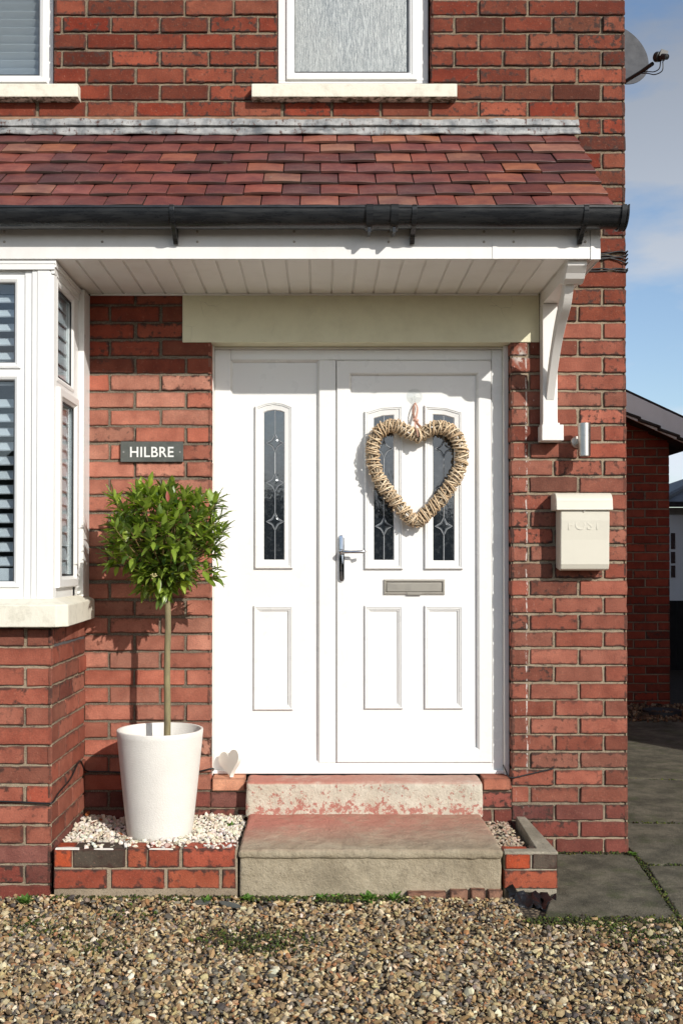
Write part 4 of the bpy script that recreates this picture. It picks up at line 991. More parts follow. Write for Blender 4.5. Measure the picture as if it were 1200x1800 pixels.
m4 = Matrix.Translation(at(1163, 96, 0.42)) @ Matrix.Rotation(0.3, 4, 'Y'); m_.box(-0.016, 0.022, -0.02, 0.02, -0.02, 0.016, mat=m4)
into(obj('receiver', m_, M['black'], smooth=40), dsh)
m_ = MB(); m_.tube(catmull([at(1164, 108, 0.42), at(1163, 124, 0.42), at(1150, 131, 0.44), at(1137, 129, 0.5), at(1122, 129, 0.55)], 6), 0.0028, 6)
m_.tube(catmull([at(1160, 106, 0.42), at(1158, 120, 0.42), at(1149, 126, 0.44), at(1139, 126, 0.5), at(1124, 127, 0.55)], 6), 0.0028, 6); into(obj('cable', m_, M['rubber'], smooth=60), dsh)

# ------------------------------------------------------------ cables
def cable(name, pts, r, label, group=None, extra=None):
    m_ = MB(); m_.tube(catmull([Vector(p) for p in pts], 8), r, 7)
    for e in (extra or []): m_.tube(catmull([Vector(p) for p in e], 8), r, 7)
    return tag(obj(name, m_, M['rubber'], smooth=60), label, 'cable', group)
def W(px, py, y=-0.006): return at(px, py, y)
cable('cable', [at(-60, 1407, BY-0.006), at(40, 1410, BY-0.006), at(78, 1412, BY-0.007), Vector((bxc+0.006, BY-0.004, at(91, 1410, BY).z)), Vector((bxc+0.006, -0.50, 0.408)), Vector((bxc+0.006, -0.30, 0.425)), Vector((bxc+0.007, -0.14, 0.47)), Vector((bxc+0.008, -0.03, 0.405)), W(165, 1356), W(200, 1357), W(260, 1360), W(340, 1357), W(372, 1351), Vector((DX0+0.008, 0.03, 0.392))], 0.0038, 'black cable running low along the bay wall and behind the white pot')
cable('cable', [at(884, 1345, 0.06), at(889, 1356, 0.02), W(897, 1367), W(925, 1362), W(950, 1356), W(972, 1351)], 0.0034, 'short black cable beside the bottom right corner of the door frame')
cs = [[W(1045, y1), W(1062, y2), W(1085, y3), W(1099, y4), Vector((XR+0.007, 0.02, at(1100, y4, 0).z)), Vector((XR+0.007, 0.3, at(1100, y4, 0).z-0.03))] for (y1, y2, y3, y4) in ((446, 446, 442, 443), (453, 449, 452, 449), (457, 455, 452, 456), (458, 453, 457, 463))]
cable('cable', cs[0], 0.0036, 'bunch of black cables clipped round the wall corner level with the fascia', extra=cs[1:])
cs = [[W(1030, y1), W(1060, y2), W(1085, y3), W(1099, y4), Vector((XR+0.007, 0.02, at(1100, y4, 0).z)), Vector((XR+0.007, 0.3, at(1100, y4, 0).z-0.03))] for (y1, y2, y3, y4) in ((474, 472, 476, 477), (477, 476, 472, 474))]
cable('cable', cs[0], 0.0034, 'pair of thin black cables on the bricks just below the fascia end', extra=cs[1:])

# ------------------------------------------------------------ steps
def slab(name, outline, z0, z1, mat, slope=0.0, bev=0.012, rough=0.004, div=24, parent=None):
    """a worn block: gridded top and front with small random unevenness"""
    x0, x1, y0, y1 = outline; m_ = MB(); nx = div; ny = max(4, int(div*(y1-y0)/(x1-x0))); nzv = 5
    bm = bmesh.new(); bmesh.ops.create_cube(bm, size=1)
    for v in bm.verts: v.co = (x0 if v.co.x < 0 else x1, y0 if v.co.y < 0 else y1, z0 if v.co.z < 0 else z1 + (slope*(-1) if v.co.y < 0 else 0))
    bmesh.ops.bevel(bm, geom=[e for e in bm.edges], offset=bev, segments=3, affect='EDGES')
    bmesh.ops.triangulate(bm, faces=[f for f in bm.faces if len(f.verts) > 4])
    me = bpy.data.meshes.new(name); bm.to_mesh(me); bm.free(); me.materials.append(mat); me.polygons.foreach_set('use_smooth', [True]*len(me.polygons)); me.set_sharp_from_angle(angle=math.radians(50))
    o = link(name, me, parent)
    r_ = o.modifiers.new('remesh', 'REMESH'); r_.mode = 'VOXEL'; r_.voxel_size = 0.0065; r_.use_smooth_shade = True
    tx = bpy.data.textures.new(name+'_noise', 'CLOUDS'); tx.noise_scale = 0.05; tx.noise_depth = 3
    d = o.modifiers.new('wear', 'DISPLACE'); d.texture = tx; d.strength = rough*2; d.mid_level = 0.5
    tx2 = bpy.data.textures.new(name+'_noise2', 'CLOUDS'); tx2.noise_scale = 0.3; tx2.noise_depth = 1
    d = o.modifiers.new('wear2', 'DISPLACE'); d.texture = tx2; d.strength = rough*3; d.mid_level = 0.5
    return o
ST_Y = -0.655
sx0, sx1 = -0.342, 0.742
stp = thing('front_steps', 'two worn concrete front steps with flaking red paint below the white door', 'steps', (0.2, -0.35, 0))
into(slab('riser', (sx0+0.006, sx1-0.006, ST_Y+0.011, -0.02), 0.0, 0.190, M['lowstep'], bev=0.006, rough=0.003), stp)
into(slab('tread', (sx0, sx1, ST_Y-0.001, -0.02), 0.168, 0.214, M['lowstep'], slope=0.006, bev=0.009, rough=0.0045), stp)
ux0, ux1 = at(432, 1400, -0.085).x, at(849, 1400, -0.085).x
into(slab('upper_step', (ux0, ux1, -0.088, 0.085), 0.19, DZ0-0.003, M['step'], bev=0.009, rough=0.003), stp)
# brick ledge ends beside the upper step
lb = Bricks()
def one_brick(Bk, x0, x1, y0, y1, z0, z1, col):
    fr_ = (np.array((0, y0, 0.0)), np.array((1.0, 0, 0)), np.array((0, -1.0, 0)))
    Bk.brick(fr_, x0, x1, z0, z1, col); Bk.sheet(fr_, x0+0.001, x1-0.001, z0+0.001, z1-0.001, (0.3, 0.25, 0.2, 0), -0.008)
    hx, hy = (x1-x0)/2, (y1-y0)/2
    for (verts, h1, h2) in (([(x0, y0, z1), (x1, y0, z1), (x1, y1, z1), (x0, y1, z1)], hx, hy), ([(x0, y0, z0), (x0, y1, z0), (x0, y1, z1), (x0, y0, z1)], hy, (z1-z0)/2), ([(x1, y0, z0), (x1, y1, z0), (x1, y1, z1), (x1, y0, z1)], hy, (z1-z0)/2)):
        V_ = np.array(verts, float); V_[:, 1] = np.where(V_[:, 1] == y0, y0+0.0035, V_[:, 1])
        s = Bk; s.V.append(V_); s.FI.append(np.arange(4)+s.n); s.S.append(np.array([4])); s.MI.append(np.array([0])); s.col.append(np.tile(np.array(col), (4, 1)))
        s.bl.append(np.array([(-h1, -h2, 0), (h1, -h2, 0), (h1, h2, 0), (-h1, h2, 0)])); s.bh.append(np.tile((h1, h2, 0), (4, 1))); s.n += 4
one_brick(lb, DX0+0.008, ux0-0.012, -0.012, 0.10, DZ0-0.062, DZ0-0.004, (0.60, 0.30, 0.19, 0.1))
lb.build('ledge_brick', house); lb = Bricks()
one_brick(lb, ux1+0.012, DX1-0.010, -0.010, 0.10, DZ0-0.058, DZ0-0.003, (0.42, 0.16, 0.10, 0.3))
lb.build('ledge_brick', house)

# ------------------------------------------------------------ brick planter at the left
pb = Bricks(); PY = -0.640
pt = (0.214, 0.205); px0 = at(95, 1530, PY).x; px1 = at(414, 1530, PY).x
zA = at(250, 1493, PY).z; zM = at(250, 1529, PY).z; zB = at(250, 1566, PY).z
class _C(dict):
    def __getitem__(s, k):
        r, g, b, a = dict.__getitem__(s, k); v = RNG.uniform(0.8, 1.15); return (r*v, g*v*RNG.uniform(0.9, 1.15), b*v, a)
cols = _C({'o': (0.42, 0.070, 0.030, 0.7), 'k': (0.085, 0.072, 0.052, 0.9), 'r': (0.33, 0.082, 0.045, 1.0)})
for (a, b, c, zt, zb) in ((95, 126, 'o', zA, zM), (129, 220, 'k', zA, zM), (224, 258, 'r', zA, zM), (261, 315, 'r', zA, zM), (321, 413, 'r', zA-0.0, zM),
                          (95, 188, 'r', zM, zB), (196, 289, 'r', zM, zB), (295, 385, 'r', zM, zB), (391, 414, 'r', zM, zB)):
    one_brick(pb, at(a, 1530, PY).x, at(b, 1530, PY).x, PY, PY+0.105, zb+0.009, zt, cols[c])
mo = MB(); 
frp = (np.array((0, PY+0.006, 0.0)), np.array((1.0, 0, 0)), np.array((0, -1.0, 0)))
pb.sheet(frp, px0+0.001, px1+0.008, -0.03, zA-0.004, MORT_P, 0.0); 
planter = thing('brick_planter', 'low red brick bed edge holding white stones beside the bay', 'planter', (0.5*(px0+px1), PY+0.05, 0))
into(pb.build('brick_edge', None), planter)
m_ = MB(); m_.box(px0, px1+0.004, PY+0.0062, PY+0.100, -0.03, zA-0.006); into(obj('mortar_bed', m_, M['edging'], bevel=0.002), planter)
for q_ in (((97, 1492, 0.002), (140, 1492, -0.001), (138, 1492, 0.02), (120, 1490, 0.028), (97, 1490, 0.02)), ((165, 1492, 0.001), (200, 1492, -0.001), (198, 1492, 0.008), (172, 1490, 0.010)), ((262, 1492, 0.001), (305, 1492, -0.001), (298, 1492, 0.008), (268, 1490, 0.009))):
    m_ = MB(); m_.prism([(at(a, b, PY).x, PY+c) for a, b, c in q_], zA-0.003, zA+0.003, 'Z'); into(obj('pale_mortar_smear', m_, M['whitewood'], bevel=0.0015), planter)
# small bed edge on the right of the steps
rbk = Bricks(); RY = -0.625
zA2 = at(930, 1498, RY).z; zM2 = at(930, 1531, RY).z; zB2 = at(930, 1566, RY).z
for (a, b, c, zt, zb) in ((888, 932, 'o', zA2-0.005, zM2), (936, 979, 'k', zA2-0.005, zM2), (886, 979, 'r', zM2, zB2)):
    one_brick(rbk, at(a, 1530, RY).x, at(b, 1530, RY).x, RY, RY+0.105, zb+0.008, zt, cols[c])
rbed = thing('edging_bed', 'narrow rubble filled bed with brick end and concrete edge right of the steps', 'planter', (0.87, RY+0.05, 0))
into(rbk.build('brick_edge', None), rbed)
ex0, ex1 = at(886, 1530, RY).x, at(979, 1530, RY).x
m_ = MB(); m_.box(ex0+0.001, ex1-0.001, RY+0.008, RY+0.100, -0.02, zA2-0.010); m_.prism([(ex0, RY+0.002), (ex1+0.003, RY+0.000), (ex1+0.003, RY+0.03), (0.955, -0.04), (0.912, -0.04), (0.895, RY+0.055), (ex0+0.005, RY+0.050)], zA2-0.012, zA2+0.001, 'Z')
m_.prism([(0.90, RY+0.104), (ex1, RY+0.104), (0.955, -0.02), (0.912, -0.02)], -0.02, zA2-0.0125, 'Z')
into(obj('concrete_edge', m_, M['edging'], bevel=0.004, segs=2), rbed)
m_ = MB(); m_.box(sx1+0.012, 0.888, RY+0.105, -0.012, -0.02, zA2-0.035); into(obj('fill', m_, M['soil'], bevel=0.002), rbed)
# footing bricks under the right end of the step
fbk = Bricks()
for (a, b) in ((715, 782), (790, 820), (826, 850), (856, 880)): one_brick(fbk, at(a, 1575, -0.64).x, at(b, 1575, -0.64).x, -0.670, -0.60, -0.03, 0.047+RNG.normal(0, 0.003), (0.27, 0.15, 0.10, 0.8))
into(fbk.build('footing_bricks', None), stp)

# ------------------------------------------------------------ loose stones
def ico(sub=1):
    bm = bmesh.new(); bmesh.ops.create_icosphere(bm, subdivisions=sub, radius=1.0)
    v = np.array([x.co[:] for x in bm.verts]); f = np.array([[q.index for q in p.verts] for p in bm.faces]); bm.free(); return v, f
IV, IF = ico(2); IV1, IF1 = ico(1)
def protos(n, rng, cuts=9, base=IV):
    out = []
    for _ in range(n):
        v = base.copy()
        for _c in range(cuts):
            nn_ = rng.normal(size=3); nn_ /= np.linalg.norm(nn_); d = rng.uniform(0.42, 0.80); dd = v@nn_; v -= np.outer(np.maximum(0, dd-d), nn_)
        v *= rng.uniform((0.95, 0.70, 0.42), (1.45, 1.05, 0.80)); out.append(v)
    return out
def stones(name, pos, size, cols, mat, rng, sub=2, flatk=0.35):
    base, F_ = (IV, IF) if sub == 2 else (IV1, IF1)
    Pr = protos(28, rng, base=IV if sub == 2 else IV1); n = len(pos); nv = len(base)
    V_ = np.empty((n, nv, 3), np.float32)
    for i in range(n):
        a = rng.uniform(0, 2*PI); tx, ty = rng.normal(0, flatk, 2)
        ca, sa = math.cos(a), math.sin(a)
        Rz = np.array([(ca, -sa, 0), (sa, ca, 0), (0, 0, 1)]); Rx = np.array([(1, 0, 0), (0, math.cos(tx), -math.sin(tx)), (0, math.sin(tx), math.cos(tx))]); Ry = np.array([(math.cos(ty), 0, math.sin(ty)), (0, 1, 0), (-math.sin(ty), 0, math.cos(ty))])
        V_[i] = Pr[rng.integers(28)]@(Rx@Ry@Rz).T*size[i]+pos[i]
    FI = (F_[None, :, :]+(np.arange(n)*nv)[:, None, None]).ravel()
    me = raw_mesh(name, V_.reshape(-1, 3), FI, np.full(n*len(F_), 3), [mat], None, {'Col': ('FLOAT_COLOR', np.repeat(cols, nv, axis=0))}, smooth=False)
    return link(name, me)
rg = np.random.default_rng(5)
def palette(n, table, wts, rng, jit=0.18):
    t = np.array(table); c = t[rng.choice(len(t), n, p=np.array(wts)/sum(wts))]*(1+rng.normal(0, jit, (n, 1)))*(1+rng.normal(0, 0.04, (n, 3)))
    return np.hstack((np.clip(c, 0.01, 0.9), np.ones((n, 1))))
GT = [(0.54, 0.41, 0.22), (0.66, 0.54, 0.34), (0.40, 0.265, 0.13), (0.30, 0.255, 0.19), (0.12, 0.105, 0.09), (0.44, 0.22, 0.10), (0.76, 0.69, 0.53), (0.23, 0.155, 0.085)]
GW = [24, 16, 17, 14, 11, 5, 5, 14]
def gravel_ok(x, y):
    if y > -0.60: return False
    if y > -0.667 and sx0-0.01 < x < sx1+0.01: return False
    if y > PY-0.004 and x < sx0: return False
    if x > at(945, 1610, -0.88).x-0.05 and y > -0.885: return False
    if x > 0.70 and y > -0.64: return False
    return True
def gz(x, y):   # gently uneven bed
    return 0.004*math.sin(x*5.1+1)+0.004*math.sin(y*7.3+x*2)+0.014*max(0, 1-abs(y+0.68)/0.12)
pos, siz = [], []
N1 = 42000
for _ in range(N1*2):
    if len(pos) >= N1: break
    x, y = rg.uniform(-1.85, 2.0), rg.uniform(-2.35, -0.60)
    if abs(x) > 0.45*(y+4.8)+0.12: 
        if rg.random() < 0.6: continue
    if not gravel_ok(x, y): continue
    s = float(np.clip(rg.lognormal(math.log(0.0081), 0.38), 0.0042, 0.019)); pos.append((x, y, gz(x, y)+rg.uniform(-0.006, 0.005)+s*0.25)); siz.append(s)
gr = stones('gravel', np.array(pos), np.array(siz), palette(len(pos), [tuple(v*0.84 for v in g_c) for g_c in GT], GW, rg), M['stone'], rg, sub=1, flatk=0.5)
tag(gr, 'loose brown, beige and grey gravel over the drive in front of the steps', 'gravel', kind='stuff')
# white stones in the planter
pos, siz = [], []
topz = 0.185
yb_ = PY+0.10
for _ in range(3000):
    x, y = rg.uniform(bxc+0.008, sx0-0.012), rg.uniform(yb_-0.09, -0.008); s = float(np.clip(rg.lognormal(math.log(0.0108), 0.25), 0.006, 0.0165))
    front = y < yb_
    if front and rg.random() < 0.80: continue
    if front and x < -1.0: continue
    z = (topz+rg.uniform(-0.010, 0.006)+0.010*math.sin(x*9)*0.5) if not front else zA+s*0.30
    pos.append((x, y, z)); siz.append(s)
WT = [(0.74, 0.67, 0.55), (0.80, 0.75, 0.66), (0.62, 0.53, 0.41), (0.52, 0.46, 0.38)]
wp = stones('white_pebbles', np.array(pos), np.array(siz), palette(len(pos), WT, [35, 35, 18, 12], rg, 0.08), M['pebble'], rg, sub=1, flatk=0.6)
tag(wp, 'angular white stone chippings filling the brick planter', 'chippings', kind='stuff')
m_ = MB(); m_.box(bxc+0.001, sx0-0.001, PY+0.101, -0.007, -0.02, topz-0.013); into(obj('soil', m_, M['soil']), planter)
pos, siz = [], []
for _ in range(420):
    x, y = rg.uniform(sx1+0.01, 0.872), rg.uniform(RY+0.07, -0.015); s = rg.uniform(0.006, 0.012); pos.append((x, y, zA2-0.034+rg.uniform(0, 0.008))); siz.append(s)
rs = stones('rubble', np.array(pos), np.array(siz), palette(len(pos), [(0.50, 0.42, 0.32), (0.42, 0.33, 0.25), (0.36, 0.24, 0.17)], [5, 4, 2], rg, 0.1), M['pebble'], rg, sub=1)
tag(rs, 'pale crushed mortar rubble filling the narrow bed right of the steps', 'rubble', kind='stuff')

# ------------------------------------------------------------ ground, paving
g = MB(); g.add([(-60, -60, -0.012), (60, -60, -0.012), (60, 60, -0.012), (-60, 60, -0.012)], [(0, 1, 2, 3)]); tag(obj('ground', g, M['ground'], fix=False), None, None, kind='structure')
def pave(name, poly, z1, mat=M['paving'], t=0.05):
    m_ = MB(); m_.prism(poly, z1-t, z1, 'Z'); return tag(obj(name, m_, mat, bevel=0.006, segs=2), None, None, kind='structure')
e1 = [tuple(at(942, 1568, -0.60)[:2])]
slx0 = 0.985; f0x = at(955, 1614, -0.9).x; f1x = at(1192, 1620, -0.9).x
paves = [
 [(0.95, -0.60), (f0x, -0.895), (f1x, -0.915), (1.462, -0.012), (0.99, -0.012)],
 [(f1x+0.014, -0.910), (2.35, -0.93), (2.35, -0.20), (1.475+0.0, -0.20)],
 [(1.475, -0.188), (2.35, -0.188), (2.35, 0.50), (1.475, 0.54)],
 [(1.470, 0.552), (2.45, 0.512), (2.5, 1.55), (1.470, 1.75)],
 [(1.470, 1.765), (2.5, 1.565), (2.6, 2.7), (1.470, 3.15)],
 [(1.470, 3.165), (2.6, 2.715), (2.6, 4.2), (1.470, 4.2)],
 [(2.365, -0.93), (3.3, -0.93), (3.4, 0.50), (2.365, 0.50)],
 [(2.515, 0.512), (3.6, 0.50), (3.9, 4.2), (2.615, 4.2)]]
for p in paves: pave('paving', p, 0.012+random.uniform(-0.003, 0.003))
m_ = MB(); m_.prism([(1.2, 4.21), (9, 4.21), (9, 12), (1.2, 12)], -0.011, 0.006, 'Z'); tag(obj('path', m_, M['soil']), None, None, kind='structure')

# ------------------------------------------------------------ pot and bay tree
pcx, pcy = at(281.5, 1400, -0.30).x, -0.300; pz0 = topz-0.012; pz1 = at(281, 1281, pcy).z
m_ = MB(); H = pz1-pz0
prof = [(0.0001, pz0), (0.128, pz0), (0.137, pz0+0.003), (0.142, pz0+0.012)]
for i in range(1, 24): t = i/24; prof.append((0.142+(0.190-0.142)*t**0.9, pz0+0.012+(H-0.02)*t))
prof += [(0.1905, pz1-0.004), (0.189, pz1-0.001), (0.1865, pz1), (0.180, pz1-0.001), (0.178, pz1-0.005), (0.1715, pz1-0.16)]
m_.lathe(prof, 96, (pcx, pcy, 0)); pot = tag(obj('plant_pot', m_, M['pot'], smooth=50), 'tall white tapered planter standing on white chippings, holding the standard tree', 'plant pot')
m_ = MB(); m_.lathe([(0.0001, pz1-0.085), (0.08, pz1-0.083), (0.174, pz1-0.09)], 40, (pcx, pcy, 0)); obj('potting_soil', m_, M['soil'], pot)
tree = thing('bay_tree', 'lollipop shaped standard bay tree with glossy green leaves in the white pot', 'tree', (at(294, 1280, pcy).x, pcy, pz1-0.085))
tx0 = at(294, 1280, pcy).x; trunk_top = at(291, 1050, pcy).z
m_ = MB(); tp = [(tx0, pcy, pz1-0.10), (tx0+0.001, pcy, pz1+0.1), (tx0-0.001, pcy, pz1+0.28), (tx0+0.003, pcy, pz1+0.45), (tx0, pcy, trunk_top), (tx0-0.004, pcy, trunk_top+0.10), (tx0-0.005, pcy+0.01, trunk_top+0.24)]
m_.tube(catmull([Vector(p) for p in tp], 6), list(np.linspace(0.0155, 0.0125, 31))+list(np.linspace(0.012, 0.006, 6)), 14)
tk = obj('trunk', m_, M['bark'], smooth=60); into(tk, tree)
rt = np.random.default_rng(21)
tw_m = MB(); LV, LF, LC = [], [], []
def leaf(base, d, up, L_, W_, col):
    d = d.normalized(); side = d.cross(up); side = side.normalized() if side.length > 1e-4 else Vector((1, 0, 0)); nrm = side.cross(d).normalized()
    o = len(LV); curl = rt.uniform(-0.25, 0.35); fold = rt.uniform(0.15, 0.5)
    N_ = 7
    for i in range(N_+1):
        t = i/N_; wd = W_*0.5*(math.sin(PI*min(1, t*0.97+0.03)**0.85)**0.85 if 0 < t < 1 else 0.04)
        c_ = base+d*(L_*t)-nrm*(curl*L_*t*t); wav = 0.06*W_*math.sin(t*9+o)
        LV.extend([c_-side*wd+nrm*(fold*wd+wav), c_, c_+side*wd+nrm*(fold*wd-wav)]); LC.extend([col, tuple(q*1.25 for q in col[:3])+(1,), col])
    for i in range(N_):
        a = o+i*3; LF.extend([(a, a+1, a+4, a+3), (a+1, a+2, a+5, a+4)])
greens = [(0.16, 0.225, 0.036), (0.21, 0.29, 0.045), (0.105, 0.16, 0.034), (0.30, 0.38, 0.065), (0.07, 0.115, 0.03)]
cc = Vector((at(290, 950, pcy).x, pcy, at(290, 945, pcy).z)); root = Vector((tx0, pcy, trunk_top+0.04))
def shape_r(dv):   # crown outline: broad shoulders, narrowing to the stem
    z = dv.z; return 0.272-0.040*max(0, -z)-0.035*max(0, z)+rt.normal(0, 0.022)
tips = []
n_b = 138
for i in range(n_b):
    zc = 1-2*(i+0.5)/n_b; an = i*2.39996; rr = math.sqrt(max(0, 1-zc*zc)); dv = Vector((rr*math.cos(an), rr*math.sin(an), zc))
    k = rt.uniform(0.55, 1.0) if i % 2 else rt.uniform(0.86, 1.02)
    k *= 1+0.13*math.sin(dv.x*5.3+1.1)*math.cos(dv.z*4.7+0.4)+0.06*math.sin(dv.z*11)
    tips.append(cc+Vector((dv.x*shape_r(dv)*k*(0.98 if dv.z > -0.3 else 0.74), dv.y*0.235*k*(1 if dv.z > -0.3 else 0.75), dv.z*(0.235 if dv.z > 0 else 0.255)*k)))
for (px, py, y) in ((386, 876, -0.32), (392, 905, -0.30), (378, 885, -0.30), (196, 868, -0.30), (200, 880, -0.25), (396, 930, -0.33), (186, 975, -0.33), (192, 990, -0.30), (376, 1000, -0.32), (380, 1015, -0.28), (355, 905, -0.34), (290, 1040, -0.36), (283, 1052, -0.34), (330, 1020, -0.38), (250, 1000, -0.38), (240, 855, -0.3), (262, 850, -0.33), (300, 853, -0.3), (325, 862, -0.31), (375, 955, -0.36), (385, 970, -0.3)): tips.append(at(px, py, y))
for ti, tp_ in enumerate(tips):
    out_d = (tp_-cc).normalized(); mid = root.lerp(tp_, 0.45)+Vector((rt.normal(0, 0.012), rt.normal(0, 0.012), 0.018))
    path = catmull([root+Vector((0, 0, rt.uniform(-0.03, 0.16))), mid, tp_], 4); tw_m.tube(path, list(np.linspace(0.0040, 0.0016, len(path))), 5)
    tw_d = (path[-1]-path[-3]).normalized()*0.5+out_d*0.5+Vector((0, 0, 0.28)); tw_d.normalize()
    new = tp_.z > cc.z+0.05 and rt.random() < 0.5
    nl = rt.integers(8, 12)
    for q in range(nl):
        t = q/nl; bp = tp_-tw_d*(0.052*(1-t)); a_ = q*2.4+rt.uniform(0, 0.5)
        s1 = tw_d.orthogonal().normalized(); s2 = tw_d.cross(s1); rad = s1*math.cos(a_)+s2*math.sin(a_)
        opn = rt.uniform(0.6, 1.25)*(1.15-0.75*t); ld = (tw_d*math.cos(opn)+rad*math.sin(opn)); ld += Vector(rt.normal(0, 0.16, 3)); ld.z -= 0.10
        c_ = greens[rt.choice(5, p=[.32, .28, .18, .12 if not new else .18, .10 if not new else .04])] if True else None
        v = rt.uniform(0.8, 1.25)*(1.2 if new else 1); c_ = (c_[0]*v, c_[1]*v, c_[2]*v, 1)
        L_ = rt.uniform(0.055, 0.088)*(1.05-0.35*t); leaf(bp, ld, Vector((0, 0, 1))+rad*0.3, L_, L_*rt.uniform(0.34, 0.43), c_)
leaf(at(296, 883, -0.45), Vector((-0.1, -0.1, 1)), Vector((0.2, -1, 0)), 0.05, 0.017, (0.40, 0.10, 0.08, 1))
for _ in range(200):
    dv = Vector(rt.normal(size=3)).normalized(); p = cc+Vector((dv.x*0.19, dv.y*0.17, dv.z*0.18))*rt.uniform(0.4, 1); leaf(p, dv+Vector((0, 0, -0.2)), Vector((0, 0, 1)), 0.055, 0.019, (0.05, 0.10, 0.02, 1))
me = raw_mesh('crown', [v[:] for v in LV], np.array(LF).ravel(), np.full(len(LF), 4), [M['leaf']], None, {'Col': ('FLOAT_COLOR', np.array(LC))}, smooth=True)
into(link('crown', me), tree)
M['twig'] = simple('reddish twig', (0.22, 0.15, 0.06), 0.6, bump=0); into(obj('twigs', tw_m, M['twig'], smooth=60), tree)
# buds near the bottom
bd = MB(); bc = at(270, 1011, -0.50)
for i in range(14):
    p = bc+Vector(rt.normal(0, 0.006, 3)); bd.lathe([(0, -0.003), (0.0026, -0.0015), (0.003, 0.0), (0.0026, 0.0015), (0, 0.003)], 8, p)
M['bud'] = simple('cream bud', (0.60, 0.52, 0.25), 0.6, bump=0); into(obj('flower_buds', bd, M['bud'], smooth=60), tree)

# ------------------------------------------------------------ wooden heart on the ledge
hh = []
for a in np.linspace(0, 2*PI, 60, endpoint=False): hh.append((16*math.sin(a)**3, 13*math.cos(a)-5*math.cos(2*a)-2*math.cos(3*a)-math.cos(4*a)))
m_ = MB(); m_.prism([(x*0.0045, z*0.0043) for x, z in hh], -0.011, 0.011, 'Y')
o = tag(obj('wooden_heart', m_, M['whitewood'], bevel=0.004, segs=3), 'small chalky white wooden heart leaning against the bottom left of the door frame', 'ornament')
o.rotation_euler = (math.radians(-8), math.radians(-16), math.radians(-42)); o.location = (at(405, 1338, 0.02).x, 0.025, DZ0+0.070)

# ------------------------------------------------------------ small plants, moss, leaves, slates
def weed(px, py, Y, n, L_, label, z=None, name='weed', col=(0.10, 0.20, 0.03)):
    global LV, LF, LC
    LV, LF, LC = [], [], []; p = at(px, py, Y); z = 0.006 if z is None else z; b = Vector((p.x, Y, z))
    for i in range(n):
        a_ = i*2.4+rt.uniform(0, 1); up = rt.uniform(0.25, 1.1); d = Vector((math.cos(a_), math.sin(a_), up)); v = rt.uniform(0.7, 1.3)
        leaf(b+Vector((rt.normal(0, 0.006), rt.normal(0, 0.004), rt.uniform(0, 0.010))), d, Vector((0, 0, 1)), L_*rt.uniform(0.6, 1.1), L_*0.42, (col[0]*v, col[1]*v, col[2]*v, 1))
    me = raw_mesh(name, [v[:] for v in LV], np.array(LF).ravel(), np.full(len(LF), 4), [M['mossm']], None, {'Col': ('FLOAT_COLOR', np.array(LC))}, smooth=True)
    return tag(link(name, me), label, 'weed', 'weeds growing through the stones')
weed(44, 1604, -0.72, 40, 0.040, 'round bright green weed in the gravel at the foot of the bay', 0.008)
weed(404, 1442, -0.22, 12, 0.022, 'tiny green seedling on the white chippings beside the step', topz+0.004)
weed(437, 1577, -0.70, 20, 0.036, 'small leafy weed where the brick planter meets the lower step', 0.012)
weed(362, 1582, -0.70, 18, 0.030, 'low green weed in the gravel below the brick planter', 0.010)
weed(567, 1578, -0.70, 18, 0.034, 'little green weed at the foot of the lower step, left of its middle', 0.014)
weed(594, 1578, -0.70, 22, 0.040, 'spreading green weed at the foot of the lower step near its middle', 0.014)
weed(649, 1582, -0.71, 36, 0.046, 'bushiest green weed against the lower step face', 0.014)
weed(692, 1577, -0.70, 28, 0.038, 'green weed left of the brick footings under the step', 0.014)
weed(1112, 1508, -0.06, 18, 0.024, 'green weed at the bottom corner of the house wall on the paving', 0.014)
weed(232, 1601, -0.75, 10, 0.018, 'faint green weed in the gravel below the white pot', 0.008)
# moss: tiny cushions
pos = []; 
def strip(p0, p1, n, sp, z=0.010):
    for _ in range(n):
        t = rt.random(); pos.append((p0[0]+(p1[0]-p0[0])*t+rt.normal(0, sp), p0[1]+(p1[1]-p0[1])*t+rt.normal(0, sp), z+rt.uniform(-0.004, 0.004)))
strip((-0.32, -0.685), (0.36, -0.69), 1300, 0.016, 0.022); strip((0.0, -0.70), (0.16, -0.70), 700, 0.018, 0.027); strip((-1.2, -0.665), (-0.34, -0.665), 500, 0.010, 0.018); strip((-0.85, -1.15), (-0.75, -1.2), 150, 0.05, 0.012); strip((-1.2, -0.95), (-0.9, -1.05), 260, 0.06, 0.011); strip((-0.42, -1.05), (-0.15, -1.20), 420, 0.060, 0.009); strip((0.15, -0.72), (0.30, -0.71), 200, 0.02, 0.016); strip((-1.1, -0.67), (-0.35, -0.67), 160, 0.016, 0.006)
strip((0.80, -0.915), (1.5, -0.935), 1300, 0.022, 0.013); strip((1.05, -1.02), (1.6, -1.08), 1100, 0.065, 0.011); strip((1.2, -1.2), (1.5, -1.3), 420, 0.08, 0.009)
strip((1.0, -0.022), (1.46, -0.020), 220, 0.008, 0.014); strip((f1x+0.007, -0.90), (1.468, -0.05), 420, 0.007, 0.010); strip((1.475, 0.546), (2.3, 0.52), 220, 0.009, 0.010)
strip((1.475, -0.194), (2.3, -0.194), 200, 0.008, 0.010); strip((1.47, 1.757), (2.5, 1.557), 150, 0.010, 0.010)
strip((-0.30, -1.05), (-0.02, -1.10), 260, 0.05, 0.006); strip((-0.85, -0.80), (-0.65, -0.85), 120, 0.05, 0.004)
pos = np.array(pos); nm = len(pos); pos = pos[[not (sx0 < p[0] < sx1 and p[1] > -0.66) for p in pos]]; nm = len(pos)
